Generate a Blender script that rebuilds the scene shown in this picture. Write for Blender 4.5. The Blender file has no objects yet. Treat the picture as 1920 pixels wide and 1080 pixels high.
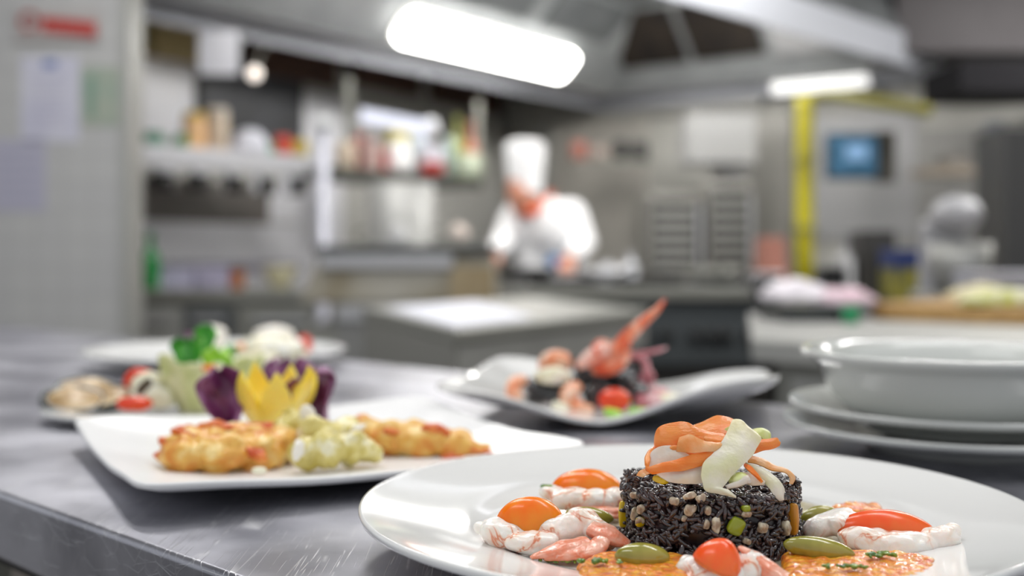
import bpy, bmesh, math, random
from mathutils import Vector, Matrix, noise, Euler
PI = math.pi
S = bpy.context.scene
COL = S.collection

# ------------------------------------------------------------------ camera
FPX, HY, CZ = 2100.0, 484.0, 1.033        # focal length in px, horizon row, eye height
cam_d = bpy.data.cameras.new('camera'); cam = bpy.data.objects.new('camera', cam_d); COL.objects.link(cam)
cam_d.sensor_width = 36.0; cam_d.lens = 36.0*FPX/1920.0
cam.location = (0, 0, CZ); cam.rotation_euler = (PI/2, 0, 0)
cam_d.shift_y = -(540-HY)/1920.0
cam_d.clip_start = 0.02
cam_d.dof.use_dof = True; cam_d.dof.focus_distance = 0.475; cam_d.dof.aperture_fstop = 4.4
cam_d.dof.aperture_blades = 0
S.camera = cam
# ------------------------------------------------------------------ light and exposure
S.view_settings.view_transform = 'Standard'; S.view_settings.look = 'None'
S.view_settings.gamma = 1.0; S.view_settings.exposure = 0.12
W = bpy.data.worlds.new('world'); S.world = W; W.use_nodes = True
W.node_tree.nodes['Background'].inputs[0].default_value = (0.93, 0.96, 1.0, 1)
W.node_tree.nodes['Background'].inputs[1].default_value = 0.6

def area(name, loc, rot, sx, sy, power, color=(1, .985, .96)):
    l = bpy.data.lights.new(name, 'AREA'); l.shape = 'RECTANGLE'; l.size = sx; l.size_y = sy
    l.energy = power; l.color = color
    o = bpy.data.objects.new(name, l); o.location = loc; o.rotation_euler = rot; COL.objects.link(o)
    return o
LAMPS = [  # ceiling tube fixtures: x, y, z, rotation about z, power
    (-0.35, 1.55, 2.62, -0.75, 9.5), (0.75, 0.95, 2.62, -0.75, 8), (-0.9, 0.35, 2.62, -0.75, 4),
    (-0.9, 2.9, 2.75, -0.75, 17), (1.5, 3.3, 2.75, -0.75, 30), (3.0, 4.6, 2.75, -0.75, 55)]
for i, (x, y, z, r, p) in enumerate(LAMPS):
    area('tube_light', (x, y, z-0.045), (0, 0, r), 1.15, 0.16, p)

# ------------------------------------------------------------------ helpers
def pt(px, py, Y): return Vector(((px-960)*Y/FPX, Y, CZ-(py-HY)*Y/FPX))
def onz(px, py, z):
    Y = FPX*(CZ-z)/(py-HY); return Vector(((px-960)*Y/FPX, Y, z))
def xat(px, Y): return (px-960)*Y/FPX
def zat(py, Y): return CZ-(py-HY)*Y/FPX
def lin(c):
    if isinstance(c, str):
        c = tuple(int(c[i:i+2], 16)/255 for i in (0, 2, 4))
    return tuple((v/12.92 if v <= .04045 else ((v+.055)/1.055)**2.4) for v in c)+(1.0,)

def mat(name, col, rough=.5, metal=0.0, col2=None, scale=30, detail=3, lo=.4, hi=.6, col3=None, sss=0, sscol=None,
        coat=0, bump=0, bscale=60, emit=0, trans=0, spec=.5, rvar=0, stretch=None, ior=None):
    m = bpy.data.materials.new(name); m.use_nodes = True
    nt = m.node_tree; N = nt.nodes; L = nt.links; b = N['Principled BSDF']
    b.inputs['Base Color'].default_value = lin(col); b.inputs['Roughness'].default_value = rough
    b.inputs['Metallic'].default_value = metal; b.inputs['Specular IOR Level'].default_value = spec
    if ior: b.inputs['IOR'].default_value = ior
    if coat: b.inputs['Coat Weight'].default_value = coat; b.inputs['Coat Roughness'].default_value = .06
    if trans: b.inputs['Transmission Weight'].default_value = trans
    if sss:
        b.inputs['Subsurface Weight'].default_value = sss; b.inputs['Subsurface Scale'].default_value = .006
        b.inputs['Subsurface Radius'].default_value = lin(sscol)[:3] if sscol else (1, .5, .25)
    if emit:
        b.inputs['Emission Color'].default_value = lin(col); b.inputs['Emission Strength'].default_value = emit
    tc = N.new('ShaderNodeTexCoord'); mp = N.new('ShaderNodeMapping'); L.new(tc.outputs['Object'], mp.inputs[0])
    if stretch: mp.inputs['Scale'].default_value = stretch
    if col2 or rvar:
        n = N.new('ShaderNodeTexNoise'); n.inputs['Scale'].default_value = scale; n.inputs['Detail'].default_value = detail
        L.new(mp.outputs[0], n.inputs['Vector'])
        if col2:
            r = N.new('ShaderNodeValToRGB'); r.color_ramp.elements[0].position = lo; r.color_ramp.elements[1].position = hi
            r.color_ramp.elements[0].color = lin(col); r.color_ramp.elements[1].color = lin(col2)
            if col3: e = r.color_ramp.elements.new(min(.99, hi+.1)); e.color = lin(col3)
            L.new(n.outputs['Fac'], r.inputs[0]); L.new(r.outputs[0], b.inputs['Base Color'])
        if rvar:
            q = N.new('ShaderNodeMapRange'); q.inputs['From Min'].default_value = .3; q.inputs['From Max'].default_value = .7
            q.inputs['To Min'].default_value = rough-rvar; q.inputs['To Max'].default_value = rough+rvar
            L.new(n.outputs['Fac'], q.inputs[0]); L.new(q.outputs[0], b.inputs['Roughness'])
    if bump:
        n2 = N.new('ShaderNodeTexNoise'); n2.inputs['Scale'].default_value = bscale; n2.inputs['Detail'].default_value = 4
        L.new(mp.outputs[0], n2.inputs['Vector'])
        bp = N.new('ShaderNodeBump'); bp.inputs['Strength'].default_value = bump; bp.inputs['Distance'].default_value = .002
        L.new(n2.outputs['Fac'], bp.inputs['Height']); L.new(bp.outputs[0], b.inputs['Normal'])
    return m

def tag(o, label=None, cat=None, group=None, kind=None):
    if label: o['label'] = label
    if cat: o['category'] = cat
    if group: o['group'] = group
    if kind: o['kind'] = kind
    return o
def thing(name, label, cat, loc=(0, 0, 0), rz=0, group=None, rot=None):
    o = bpy.data.objects.new(name, None); o.empty_display_size = .05; COL.objects.link(o)
    o.location = loc; o.rotation_euler = rot if rot else (0, 0, rz)
    return tag(o, label, cat, group)
def mk(name, bm, m, parent=None, smooth=True, loc=None):
    bmesh.ops.recalc_face_normals(bm, faces=bm.faces)
    me = bpy.data.meshes.new(name); bm.to_mesh(me); bm.free()
    if smooth:
        for p in me.polygons: p.use_smooth = True
    for mm in (m if isinstance(m, (list, tuple)) else [m]): me.materials.append(mm)
    o = bpy.data.objects.new(name, me); COL.objects.link(o)
    if parent: o.parent = parent
    if loc is not None: o.location = loc
    return o
def anchor(o):
    """move the origin of a world-space mesh to the middle of its base"""
    vs = [v.co.copy() for v in o.data.vertices]
    c = Vector(((min(v.x for v in vs)+max(v.x for v in vs))/2, (min(v.y for v in vs)+max(v.y for v in vs))/2, min(v.z for v in vs)))
    o.data.transform(Matrix.Translation(-c)); o.location = o.location+c
    return o
def copytree(o, parent=None, **kw):
    c = o.copy(); COL.objects.link(c); c.parent = parent
    for ch in list(o.children): copytree(ch, c)
    return c

def bevel_mod(o, w, seg=2):
    m = o.modifiers.new('bevel', 'BEVEL'); m.width = w; m.segments = seg; m.limit_method = 'ANGLE'; return o
def add_box(bm, c, s, rot=None, taper=1.0):
    M = Matrix.Translation(c)
    if rot: M = M @ (rot if isinstance(rot, Matrix) else Euler(rot).to_matrix().to_4x4())
    r = bmesh.ops.create_cube(bm, size=1.0)
    for v in r['verts']:
        k = taper if v.co.z > 0 else 1
        v.co = M @ Vector((v.co.x*s[0]*k, v.co.y*s[1]*k, v.co.z*s[2]))
    return r['verts']
def add_prism(bm, pts, z0, z1, top=None):
    lo = [bm.verts.new((p[0], p[1], z0)) for p in pts]
    hi = [bm.verts.new((p[0], p[1], z1)) for p in (top or pts)]
    n = len(pts); bm.faces.new(lo[::-1]); bm.faces.new(hi)
    for i in range(n): bm.faces.new((lo[i], lo[(i+1) % n], hi[(i+1) % n], hi[i]))
def add_lathe(bm, prof, seg=48, M=None, close=True):
    rings = []
    for r, z in prof:
        if r < 1e-6: rings.append([bm.verts.new((0, 0, z))])
        else: rings.append([bm.verts.new((r*math.cos(2*PI*i/seg), r*math.sin(2*PI*i/seg), z)) for i in range(seg)])
    for a, b in zip(rings, rings[1:]):
        for i in range(seg):
            j = (i+1) % seg
            if len(a) == 1 and len(b) == 1: continue
            if len(a) == 1: bm.faces.new((a[0], b[i], b[j]))
            elif len(b) == 1: bm.faces.new((a[i], a[j], b[0]))
            else: bm.faces.new((a[i], a[j], b[j], b[i]))
    if M is not None:
        for rg in rings:
            for v in rg: v.co = M @ v.co
def crom(pts, k=6):
    """Catmull-Rom resample of a list of vectors/tuples"""
    P = [Vector(p) for p in pts]; P = [P[0]*2-P[1]]+P+[P[-1]*2-P[-2]]; out = []
    for i in range(1, len(P)-2):
        for j in range(k):
            t = j/k; a, b, c, d = P[i-1:i+3]
            out.append(.5*((2*b)+(c-a)*t+(2*a-5*b+4*c-d)*t*t+(3*b-3*c+d-a)*t**3))
    out.append(P[-2]); return out
def add_tube(bm, path, rad, seg=14, flat=1.0, k=5, cap=True, up=Vector((0, 0, 1)), nz=0, nf=200, seed=0):
    """swept tube through path; rad is a number or one per point; flat squeezes it along up"""
    R = rad if isinstance(rad, (list, tuple)) else [rad]*len(path)
    P = crom([tuple(p)+(r,) for p, r in zip(path, R)], k) if k > 1 else [Vector(tuple(p)+(r,)) for p, r in zip(path, R)]
    C = [Vector(p[:3]) for p in P]; RR = [max(1e-5, p[3]) for p in P]; rings = []
    for i, c in enumerate(C):
        t = (C[min(i+1, len(C)-1)]-C[max(i-1, 0)]).normalized()
        s = t.cross(up)
        if s.length < 1e-3: s = t.cross(Vector((1, 0, 0)))
        s.normalize(); u = s.cross(t)
        ring = []
        for j in range(seg):
            a = 2*PI*j/seg; q = RR[i]
            v = c+s*q*math.cos(a)+u*q*flat*math.sin(a)
            if nz: v += (v-c).normalized()*noise.noise(v*nf+Vector((seed, 0, 0)))*nz
            ring.append(bm.verts.new(v))
        rings.append(ring)
    for a, b in zip(rings, rings[1:]):
        for j in range(seg): bm.faces.new((a[j], a[(j+1) % seg], b[(j+1) % seg], b[j]))
    if cap:
        bm.faces.new(rings[0][::-1]); bm.faces.new(rings[-1])
def add_blob(bm, c, r, rot=(0, 0, 0), amp=0, freq=60, sub=4, seed=0, dome=False, pw=1, amp2=0, freq2=200):
    res = bmesh.ops.create_icosphere(bm, subdivisions=sub, radius=1)
    M = Euler(rot).to_matrix()
    for v in res['verts']:
        p = v.co.copy()
        if pw != 1: p = Vector([math.copysign(abs(q)**pw, q) for q in p])
        if dome and p.z < 0: p.z *= .06
        q = Vector((p.x*r[0], p.y*r[1], p.z*r[2])); n = q.normalized()
        d = 0
        if amp: d += noise.noise(q*freq+Vector((seed*3.1, seed, 0)))*amp
        if amp2: d += noise.noise(q*freq2+Vector((seed, 0, seed*2.3)))*amp2
        v.co = Vector(c)+M @ (q+n*d)
def loft(bm, A, B, th=.0006, k=6, w=5, bulge=0.0, n0=None):
    """ribbon between two edge polylines with a real thickness"""
    a = crom(A, k); b = crom(B, k); n = len(a); front = []; back = []
    for i in range(n):
        T = (a[min(i+1, n-1)]-a[max(i-1, 0)])+(b[min(i+1, n-1)]-b[max(i-1, 0)]); X = b[i]-a[i]
        N_ = T.cross(X)
        if N_.length < 1e-9: N_ = Vector((0, -1, 0))
        N_.normalize()
        if N_.y > 0: N_ = -N_
        f, g = [], []
        for j in range(w+1):
            t = j/w; p = a[i].lerp(b[i], t)+N_*bulge*(4*t*(1-t)); p = p+N_*.0003*noise.noise(p*220)+X.normalized()*(.0002*noise.noise(p*330) if j in (0, w) else 0)
            f.append(bm.verts.new(p+N_*th/2)); g.append(bm.verts.new(p-N_*th/2))
        front.append(f); back.append(g)
    for i in range(n-1):
        for j in range(w):
            bm.faces.new((front[i][j], front[i][j+1], front[i+1][j+1], front[i+1][j]))
            bm.faces.new((back[i][j], back[i+1][j], back[i+1][j+1], back[i][j+1]))
        for j in (0, w):
            f = bm.faces.new((front[i][j], front[i+1][j], back[i+1][j], back[i][j]))
            for e in f.edges: e.smooth = False
    for i in (0, n-1):
        for j in range(w): bm.faces.new((front[i][j], front[i][j+1], back[i][j+1], back[i][j]))
def sm(t): t = max(0., min(1., t)); return t*t*(3-2*t)

# ------------------------------------------------------------------ materials
M = {}
M['china'] = mat('white_china', 'f0f0ee', .10, coat=.5)
M['china2'] = mat('grey_white_china', 'cfd1cd', .14, coat=.4)
M['china3'] = mat('satin_white_china', 'f0f0f0', .30)
M['steel'] = mat('brushed_steel', 'b4b4b4', .30, .9, col2='a6a6a4', scale=14, rvar=.06, stretch=(1, 1, 12))
M['steel_dark'] = mat('dull_steel', '93938c', .42, .45, rvar=.06, scale=9)
M['steel_soft'] = mat('satin_steel', 'b2b2ae', .45, .5, rvar=.06, scale=9)
M['steel_lip'] = mat('bright_steel', 'c8c8ca', .33, .75, scale=6, rvar=.05)
M['hood'] = mat('hood_steel', 'a4a7a9', .45, .3, col2='949799', scale=3, rvar=.08)
M['filter'] = mat('greasy_filter', '39322c', .5, .4, col2='2a2624', scale=8)
M['hooddark'] = mat('dark_hood_panel', '6c6f71', .5, .3, scale=4, col2='5d6062')
M['wall'] = mat('wall_paint', 'c0bfb9', .55, col2='b6b5af', scale=2)
M['wall2'] = mat('white_wall', 'eeeef4', .35, scale=2, col2='e6e6ec')
M['floor'] = mat('floor_tile', '5c5650', .45, col2='4c4743', scale=6)
M['ceil'] = mat('ceiling_paint', '8c8c8c', .7, col2='828282', scale=3)
M['black'] = mat('black_plastic', '1c1c1d', .35)
M['dark'] = mat('dark_cavity', '24211f', .6, col2='1b1918', scale=7)
M['brown'] = mat('dark_brown_board', '54392d', .5, col2='432e25', scale=5)
M['white'] = mat('white_plastic', 'ececec', .35)
M['paper'] = mat('white_paper', 'd4d4e0', .7, col2='c9c9da', scale=9)
M['red'] = mat('red_plastic', 'b8352c', .4)
M['yellow'] = mat('yellow_paint', 'bdb414', .4, col2='a9a010', scale=5)
M['wood'] = mat('cutting_board_wood', 'bf9a63', .5, col2='a8834e', scale=12, stretch=(1, 6, 6))
M['cloth'] = mat('white_cotton', 'eeeef0', .85, bump=.3, bscale=30)
M['skin'] = mat('skin', 'c98b72', .5, sss=.1)
M['orange'] = mat('orange_cloth', 'd9603a', .8)
def steel_top():
    m = bpy.data.materials.new('scratched_steel'); m.use_nodes = True; nt = m.node_tree; N = nt.nodes; L = nt.links
    b = N['Principled BSDF']; b.inputs['Metallic'].default_value = .9
    tc = N.new('ShaderNodeTexCoord')
    n = N.new('ShaderNodeTexNoise'); n.inputs['Scale'].default_value = 9; n.inputs['Detail'].default_value = 6; L.new(tc.outputs['Object'], n.inputs['Vector'])
    r = N.new('ShaderNodeValToRGB'); r.color_ramp.elements[0].position = .38; r.color_ramp.elements[1].position = .62
    r.color_ramp.elements[0].color = lin('8a8a93'); r.color_ramp.elements[1].color = lin('c6c6ce'); L.new(n.outputs['Fac'], r.inputs[0])
    tot = None
    for k, (ang, sc) in enumerate(((.4, 60), (1.3, 85), (2.3, 70), (-.3, 110), (.9, 45))):
        mp = N.new('ShaderNodeMapping'); mp.inputs['Rotation'].default_value = (0, 0, ang); mp.inputs['Location'].default_value = (k*1.7, k, 0)
        mp.inputs['Scale'].default_value = (1, .02, 1); L.new(tc.outputs['Object'], mp.inputs[0])
        v = N.new('ShaderNodeTexVoronoi'); v.feature = 'DISTANCE_TO_EDGE'; v.inputs['Scale'].default_value = sc; L.new(mp.outputs[0], v.inputs['Vector'])
        c = N.new('ShaderNodeMapRange'); c.inputs['From Min'].default_value = 0; c.inputs['From Max'].default_value = .014
        c.inputs['To Min'].default_value = 1; c.inputs['To Max'].default_value = 0; L.new(v.outputs['Distance'], c.inputs[0])
        nn = N.new('ShaderNodeTexNoise'); nn.inputs['Scale'].default_value = 23+k*7; L.new(tc.outputs['Object'], nn.inputs['Vector'])
        g = N.new('ShaderNodeMapRange'); g.inputs['From Min'].default_value = .50; g.inputs['From Max'].default_value = .62; L.new(nn.outputs['Fac'], g.inputs[0])
        mu = N.new('ShaderNodeMath'); mu.operation = 'MULTIPLY'; L.new(c.outputs[0], mu.inputs[0]); L.new(g.outputs[0], mu.inputs[1])
        if tot is None: tot = mu
        else:
            mx = N.new('ShaderNodeMath'); mx.operation = 'MAXIMUM'; L.new(tot.outputs[0], mx.inputs[0]); L.new(mu.outputs[0], mx.inputs[1]); tot = mx
    mix = N.new('ShaderNodeMixRGB'); mix.inputs['Color2'].default_value = lin('c8c8cc'); L.new(tot.outputs[0], mix.inputs['Fac']); L.new(r.outputs[0], mix.inputs['Color1'])
    L.new(mix.outputs[0], b.inputs['Base Color'])
    rr = N.new('ShaderNodeMapRange'); rr.inputs['From Min'].default_value = .3; rr.inputs['From Max'].default_value = .7
    rr.inputs['To Min'].default_value = .30; rr.inputs['To Max'].default_value = .42; L.new(n.outputs['Fac'], rr.inputs[0]); L.new(rr.outputs[0], b.inputs['Roughness'])
    bp = N.new('ShaderNodeBump'); bp.inputs['Strength'].default_value = .25; bp.inputs['Distance'].default_value = .0004
    L.new(tot.outputs[0], bp.inputs['Height']); L.new(bp.outputs[0], b.inputs['Normal'])
    return m
M['table'] = steel_top()
def tile_mat():
    m = bpy.data.materials.new('grey_tiles'); m.use_nodes = True; nt = m.node_tree; N = nt.nodes; L = nt.links
    b = N['Principled BSDF']; b.inputs['Roughness'].default_value = .3
    tc = N.new('ShaderNodeTexCoord'); mp = N.new('ShaderNodeMapping'); mp.inputs['Rotation'].default_value = (PI/2, 0, 0)
    L.new(tc.outputs['Object'], mp.inputs[0]); t = N.new('ShaderNodeTexBrick'); L.new(mp.outputs[0], t.inputs['Vector'])
    t.offset = 0; t.inputs['Scale'].default_value = 1; t.inputs['Brick Width'].default_value = .1; t.inputs['Row Height'].default_value = .1
    t.inputs['Mortar Size'].default_value = .004; t.inputs['Color1'].default_value = lin('bababa'); t.inputs['Color2'].default_value = lin('bdbdbc')
    t.inputs['Mortar'].default_value = lin('b1b1b0'); L.new(t.outputs['Color'], b.inputs['Base Color'])
    return m
M['tile'] = tile_mat()

# ------------------------------------------------------------------ the room
def struct(name, bm, m, **k): return tag(mk(name, bm, m, smooth=False, **k), kind='structure')
bm = bmesh.new(); add_box(bm, (0, 2.0, -.05), (26, 26, .1)); struct('floor', bm, M['floor'])
bm = bmesh.new(); add_box(bm, (0.3, 5.2, 3.05), (8.6, 8.5, .1)); struct('ceiling', bm, M['ceil'])
CORN = (-.04, 8.2)
bm = bmesh.new(); add_prism(bm, [(-2.35, 4.2), CORN, (-.1, 8.35), (-2.5, 4.25)], 0, 3.0); struct('wall_left', bm, M['wall'])
bm = bmesh.new(); add_prism(bm, [CORN, (3.6, 5.6), (3.7, 5.72), (-.04, 8.35)], 0, 3.0); struct('wall_back', bm, M['wall'])
bm = bmesh.new(); add_prism(bm, [(3.6, 5.6), (3.6, 1.0), (3.72, 1.0), (3.72, 5.6)], 0, 3.0); struct('wall_right', bm, M['wall'])
# tiled partition at the left with its steel corner strip
bm = bmesh.new(); add_prism(bm, [(-3.4, 4.0), (xat(234, 4), 4.0), (xat(234, 4), 4.14), (-3.4, 4.14)], 0, 3.0)
struct('wall_partition', bm, M['tile'])
bm = bmesh.new(); add_prism(bm, [(xat(225, 4), 3.992), (xat(243, 4), 3.992), (xat(243, 4), 4.15), (xat(234, 4)+.001, 4.15), (xat(234, 4)+.001, 3.999), (xat(225, 4), 3.999)], 0, 3.0)
struct('trim_1', bm, M['steel_soft'])

# papers and sign on the partition
def sheet(px0, px1, py0, py1, Y, m, label, cat='paper', name='paper_notice', group=None, th=.002, tilt=0):
    a = pt(px0, py0, Y); b = pt(px1, py1, Y); bm = bmesh.new()
    add_box(bm, (0, 0, 0), (abs(b.x-a.x), th, abs(a.z-b.z)))
    return tag(mk(name, bm, m, smooth=False, loc=((a.x+b.x)/2, Y-th/2-.0005, (a.z+b.z)/2)), label, cat, group)
s = sheet(40, 148, 106, 265, 4.0, M['paper'], 'large white printed notice with a blue emblem at its head, taped to the grey tiles')
bm = bmesh.new(); add_box(bm, (0.0, -.0015, .125), (.05, .001, .03)); mk('emblem', bm, mat('emblem_blue', '6d7fb5', .6), s, False)
bm = bmesh.new()
for k in range(9): add_box(bm, (-.005*(k % 3), -.0015, .07-k*.022), (.15-.02*(k % 3), .001, .004))
mk('printed_lines', bm, mat('print_grey', 'b3b0c4', .7), s, False)
g = sheet(153, 226, 126, 236, 4.0, mat('green_paper', '9aaa9c', .7, col2='a7aea0', scale=7), 'small pale green notice taped to the grey tiles beside the white one')
bm = bmesh.new(); add_box(bm, (-.035, -.0015, -.0), (.03, .001, .15)); mk('green_stripe', bm, mat('stripe_green', '7f9c8c', .7), g, False)
p = sheet(-12, 86, 262, 396, 4.0, mat('lilac_paper', 'b4b3c4', .7), 'pale lilac sheet of paper low on the tiles, cut by the left frame edge')
bm = bmesh.new()
for k in range(5): add_box(bm, (0, -.0015, .08-k*.04), (.14, .001, .006))
mk('printed_lines', bm, mat('print_lilac', 'a3a2b8', .7), p, False)
# red and white wall sign: ring mark + block of red lettering
sg = thing('wall_sign', 'white wall sign with red round mark and red lettering high on the tiles', 'sign', pt(108, 47, 3.99))
bm = bmesh.new(); add_box(bm, (0, 0, 0), (.30, .008, .115)); mk('sign_board', bm, mat('sign_white', 'b5b0ae', .5), sg, False)
bm = bmesh.new()
for i in range(20):
    a = 2*PI*i/20; add_box(bm, (-.098+.03*math.cos(a), -.006, .012+.03*math.sin(a)), (.013, .004, .012), (0, -a, 0))
mk('round_mark', bm, mat('sign_red', 'b03a34', .5), sg, False)
bm = bmesh.new()
for i in range(7): add_box(bm, (-.04+.028*i, -.006, .0-.003*i), (.022, .004, .055))
add_box(bm, (.043, -.006, .0), (.19, .003, .03), (0, .1, 0))
mk('lettering', bm, M['red'], sg, False)

# ------------------------------------------------------------------ our steel table
EX, EY = .72/math.hypot(.72, .69), -.69/math.hypot(.72, .69); NX, NY = -EY, EX
def en(e, n): return (e*EX+n*NX, e*EY+n*NY)
tb = thing('steel_work_table', 'scratched stainless steel pass table carrying all the plated dishes', 'table', (0, 0, 0))
n0, n1, e0, e1 = .257/math.hypot(.72, .69)*1.0, .905, -3.2, 1.6
n0 = .2577
def polyen(l): return [en(*q) for q in l]
bm = bmesh.new(); add_prism(bm, polyen([(e0, n0), (e1, n0), (e1, n1), (e0, n1)]), .861, .9)
bmesh.ops.delete(bm, geom=[f for f in bm.faces if f.normal.z < -.9], context='FACES')
o = mk('table_top', bm, M['table'], tb, True); md = o.modifiers.new('bevel', 'BEVEL'); md.width = .0035; md.segments = 4; md.limit_method = 'ANGLE'
o.modifiers.new('wn', 'WEIGHTED_NORMAL')
bm = bmesh.new(); add_prism(bm, polyen([(e0+.02, n0+.03), (e1-.02, n0+.03), (e1-.02, n1-.03), (e0+.02, n1-.03)]), .84, .862)
mk('under_frame', bm, M['dark'], tb, False)
for (e, n) in ((e0+.08, n0+.08), (e1-.08, n0+.08), (e1-.08, n1-.08), (e0+.08, n1-.08), (-.9, n1-.08), (-.9, n0+.08)):
    bm = bmesh.new(); c = en(e, n); add_box(bm, (c[0], c[1], .42), (.04, .04, .84), (0, 0, math.atan2(EY, EX))); mk('leg', bm, M['steel_dark'], tb, False)
bm = bmesh.new(); add_prism(bm, polyen([(e0+.05, n0+.06), (e1-.05, n0+.06), (e1-.05, n1-.06), (e0+.05, n1-.06)]), .28, .31); mk('lower_shelf', bm, M['steel_dark'], tb, False)

# ------------------------------------------------------------------ right hand counter
ct = thing('side_counter', 'low grey steel counter behind the stacked bowls holding the cutting board', 'counter', (0, 0, 0))
lf = (.394, 1.84)
def cn(e, n): return (lf[0]+e*EX+n*(.20), lf[1]+e*EY+n*.98) if e == 0 else (lf[0]+e*EX+n*NX, lf[1]+e*EY+n*NY)
bm = bmesh.new(); add_prism(bm, [cn(0, 0), cn(2.4, 0), cn(2.4, 1.05), cn(0, .90)], .862, .9); bevel_mod(mk('counter_top', bm, M['steel_soft'], ct, False), .004)
bm = bmesh.new(); add_prism(bm, [cn(.03, .03), cn(2.35, .03), cn(2.35, 1.0), cn(.12, .84)], .1, .862); mk('cabinet', bm, M['steel_dark'], ct, False)
for k in range(4):
    a = cn(.06+k*.52, .022); b = cn(.06+k*.52+.48, .022); c = cn(.06+k*.52+.48, .03); d = cn(.06+k*.52, .03)
    bm = bmesh.new(); add_prism(bm, [a, b, c, d], .14, .84); dr = mk('door', bm, M['steel_soft'], ct, False)
    a = cn(.12+k*.52, .006); b = cn(.12+k*.52+.36, .006); c = cn(.12+k*.52+.36, .022); d = cn(.12+k*.52, .022)
    bm = bmesh.new(); add_prism(bm, [a, b, c, d], .78, .80); mk('handle', bm, M['steel_lip'], dr, False)

def box_at(name, px0, px1, py0, py1, Y, depth, m, label=None, cat=None, group=None, parent=None, rz=0, bev=.004, taper=1.0, zbase=None):
    """a box whose front face spans those image columns and rows at depth Y"""
    a = pt(px0, py0, Y); b = pt(px1, py1, Y); z0 = b.z if zbase is None else zbase; h = a.z-z0
    bm = bmesh.new(); add_box(bm, (0, depth/2, h/2), (b.x-a.x, depth, h), taper=taper)
    o = mk(name, bm, m, parent, False, loc=((a.x+b.x)/2, Y, z0)); o.rotation_euler.z = rz
    if bev: bevel_mod(o, bev)
    return tag(o, label, cat, group)
def bottle_prof(r, h, neck=.35, nr=.35):
    return [(0, 0), (r*.95, 0), (r, h*.03), (r, h*(1-neck-.12)), (r*.85, h*(1-neck-.03)), (r*nr, h*(1-neck+.06)), (r*nr, h*.96), (r*nr*1.15, h*.965), (r*nr*1.15, h), (0, h)]
def jar(name, px, pyb, Y, w, h, m, label, cat, prof=None, zb=None, group=None, lid=None):
    """lathe object standing at column px, base row pyb; w,h in image pixels"""
    b = pt(px, pyb, Y); z = b.z if zb is None else zb; r = w*Y/FPX/2; hh = h*Y/FPX
    if prof == 'bottle': pr = bottle_prof(r, hh)
    elif prof == 'bowl': pr = [(0, 0), (r*.45, 0), (r*.5, hh*.06), (r*.8, hh*.45), (r*.97, hh*.9), (r, hh), (r*.95, hh), (r*.75, hh*.45), (r*.4, hh*.12), (0, hh*.1)]
    elif prof == 'cup': pr = [(0, 0), (r*.7, 0), (r*.76, hh*.05), (r*.98, hh*.95), (r, hh), (r*.92, hh), (r*.7, hh*.12), (0, hh*.1)]
    elif prof == 'dome': pr = [(0, 0), (r, 0), (r*.97, hh*.3), (r*.8, hh*.68), (r*.45, hh*.93), (0, hh)]
    else: pr = [(0, 0), (r*.94, 0), (r, hh*.04), (r, hh*.8), (r*.88, hh*.88), (r*.88, hh), (0, hh)]
    if lid:
        t = thing(name, label, cat, (b.x, Y, z), 0, group)
        bm = bmesh.new(); add_lathe(bm, pr, 28); mk('body', bm, m, t)
        bm = bmesh.new(); add_lathe(bm, [(0, hh*.84), (r*.95, hh*.84), (r*.97, hh*.98), (r*.85, hh*1.02), (0, hh*1.02)], 28); mk('lid', bm, lid, t)
        return t
    bm = bmesh.new(); add_lathe(bm, pr, 28)
    return tag(mk(name, bm, m, None, True, loc=(b.x, Y, z)), label, cat, group)

zc = .9
# board, food on it, towel, cup, box
rzE = math.atan2(EY, EX)
t = thing('cutting_board', 'thick wooden cutting board along the back of the right counter', 'cutting board', (0, 0, 0))
bm = bmesh.new(); A = Vector((xat(1637, 2.42), 2.42)); Bv = Vector((A.x+EX*.85, A.y+EY*.85))
add_prism(bm, [(A.x, A.y), (Bv.x, Bv.y), (Bv.x+NX*.34, Bv.y+NY*.34), (A.x+NX*.34, A.y+NY*.34)], .9005, .937)
bevel_mod(mk('board', bm, M['wood'], t, False), .004)
bm = bmesh.new(); add_prism(bm, [(A.x-.002, A.y-.002), (A.x+EX*.02, A.y+EY*.02-.002), (A.x+EX*.02+NX*.345, A.y+EY*.02+NY*.345), (A.x+NX*.345, A.y+NY*.345)], .905, .932)
mk('end_strip', bm, mat('board_end', 'a17b48', .6), t, False)
def pile(name, c, r, m, label, cat, seed=0, amp=.25, parent=None, dome=True, group=None, rot=0, sub=4):
    bm = bmesh.new(); add_blob(bm, (0, 0, 0), r, amp=min(r)*amp, freq=1.6/min(r), seed=seed, dome=dome, sub=sub, amp2=min(r)*amp*.4, freq2=5/min(r))
    o = mk(name, bm, m, parent, True, loc=c); o.rotation_euler.z = rot
    return tag(o, label, cat, group) if label else o
pile('chopped_vegetables', (xat(1905, 2.25), 2.3, .94), (.10, .06, .03), mat('chopped_greens', 'b9bb4d', .5, col2='d6d2b0', scale=30), 'heap of chopped yellow green vegetables on the wooden board', 'vegetables', 3)
pile('sliced_bread', (xat(1850, 2.42), 2.46, .944), (.07, .05, .03), mat('pale_loaf', 'd8ceaa', .6), 'pale cream loaf lying behind the chopped greens on the board', 'bread', 5)
tr = box_at('plastic_tray', 1470, 1610, 580, 606, 2.33, .26, mat('black_green_tray', '23292a', .4), 'dark plastic tray under the pink and white towel', 'tray', zbase=.9005)
tw = thing('kitchen_towel', 'crumpled white and pink kitchen towel lying on the dark tray', 'towel', (xat(1540, 2.42), 2.44, .9305))
bm = bmesh.new(); add_blob(bm, (-.055, 0, .014), (.065, .09, .042), amp=.014, freq=26, seed=2, dome=True, sub=5, amp2=.005, freq2=90); mk('white_fold', bm, mat('towel_white', 'f4eef4', .9), tw)
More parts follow.
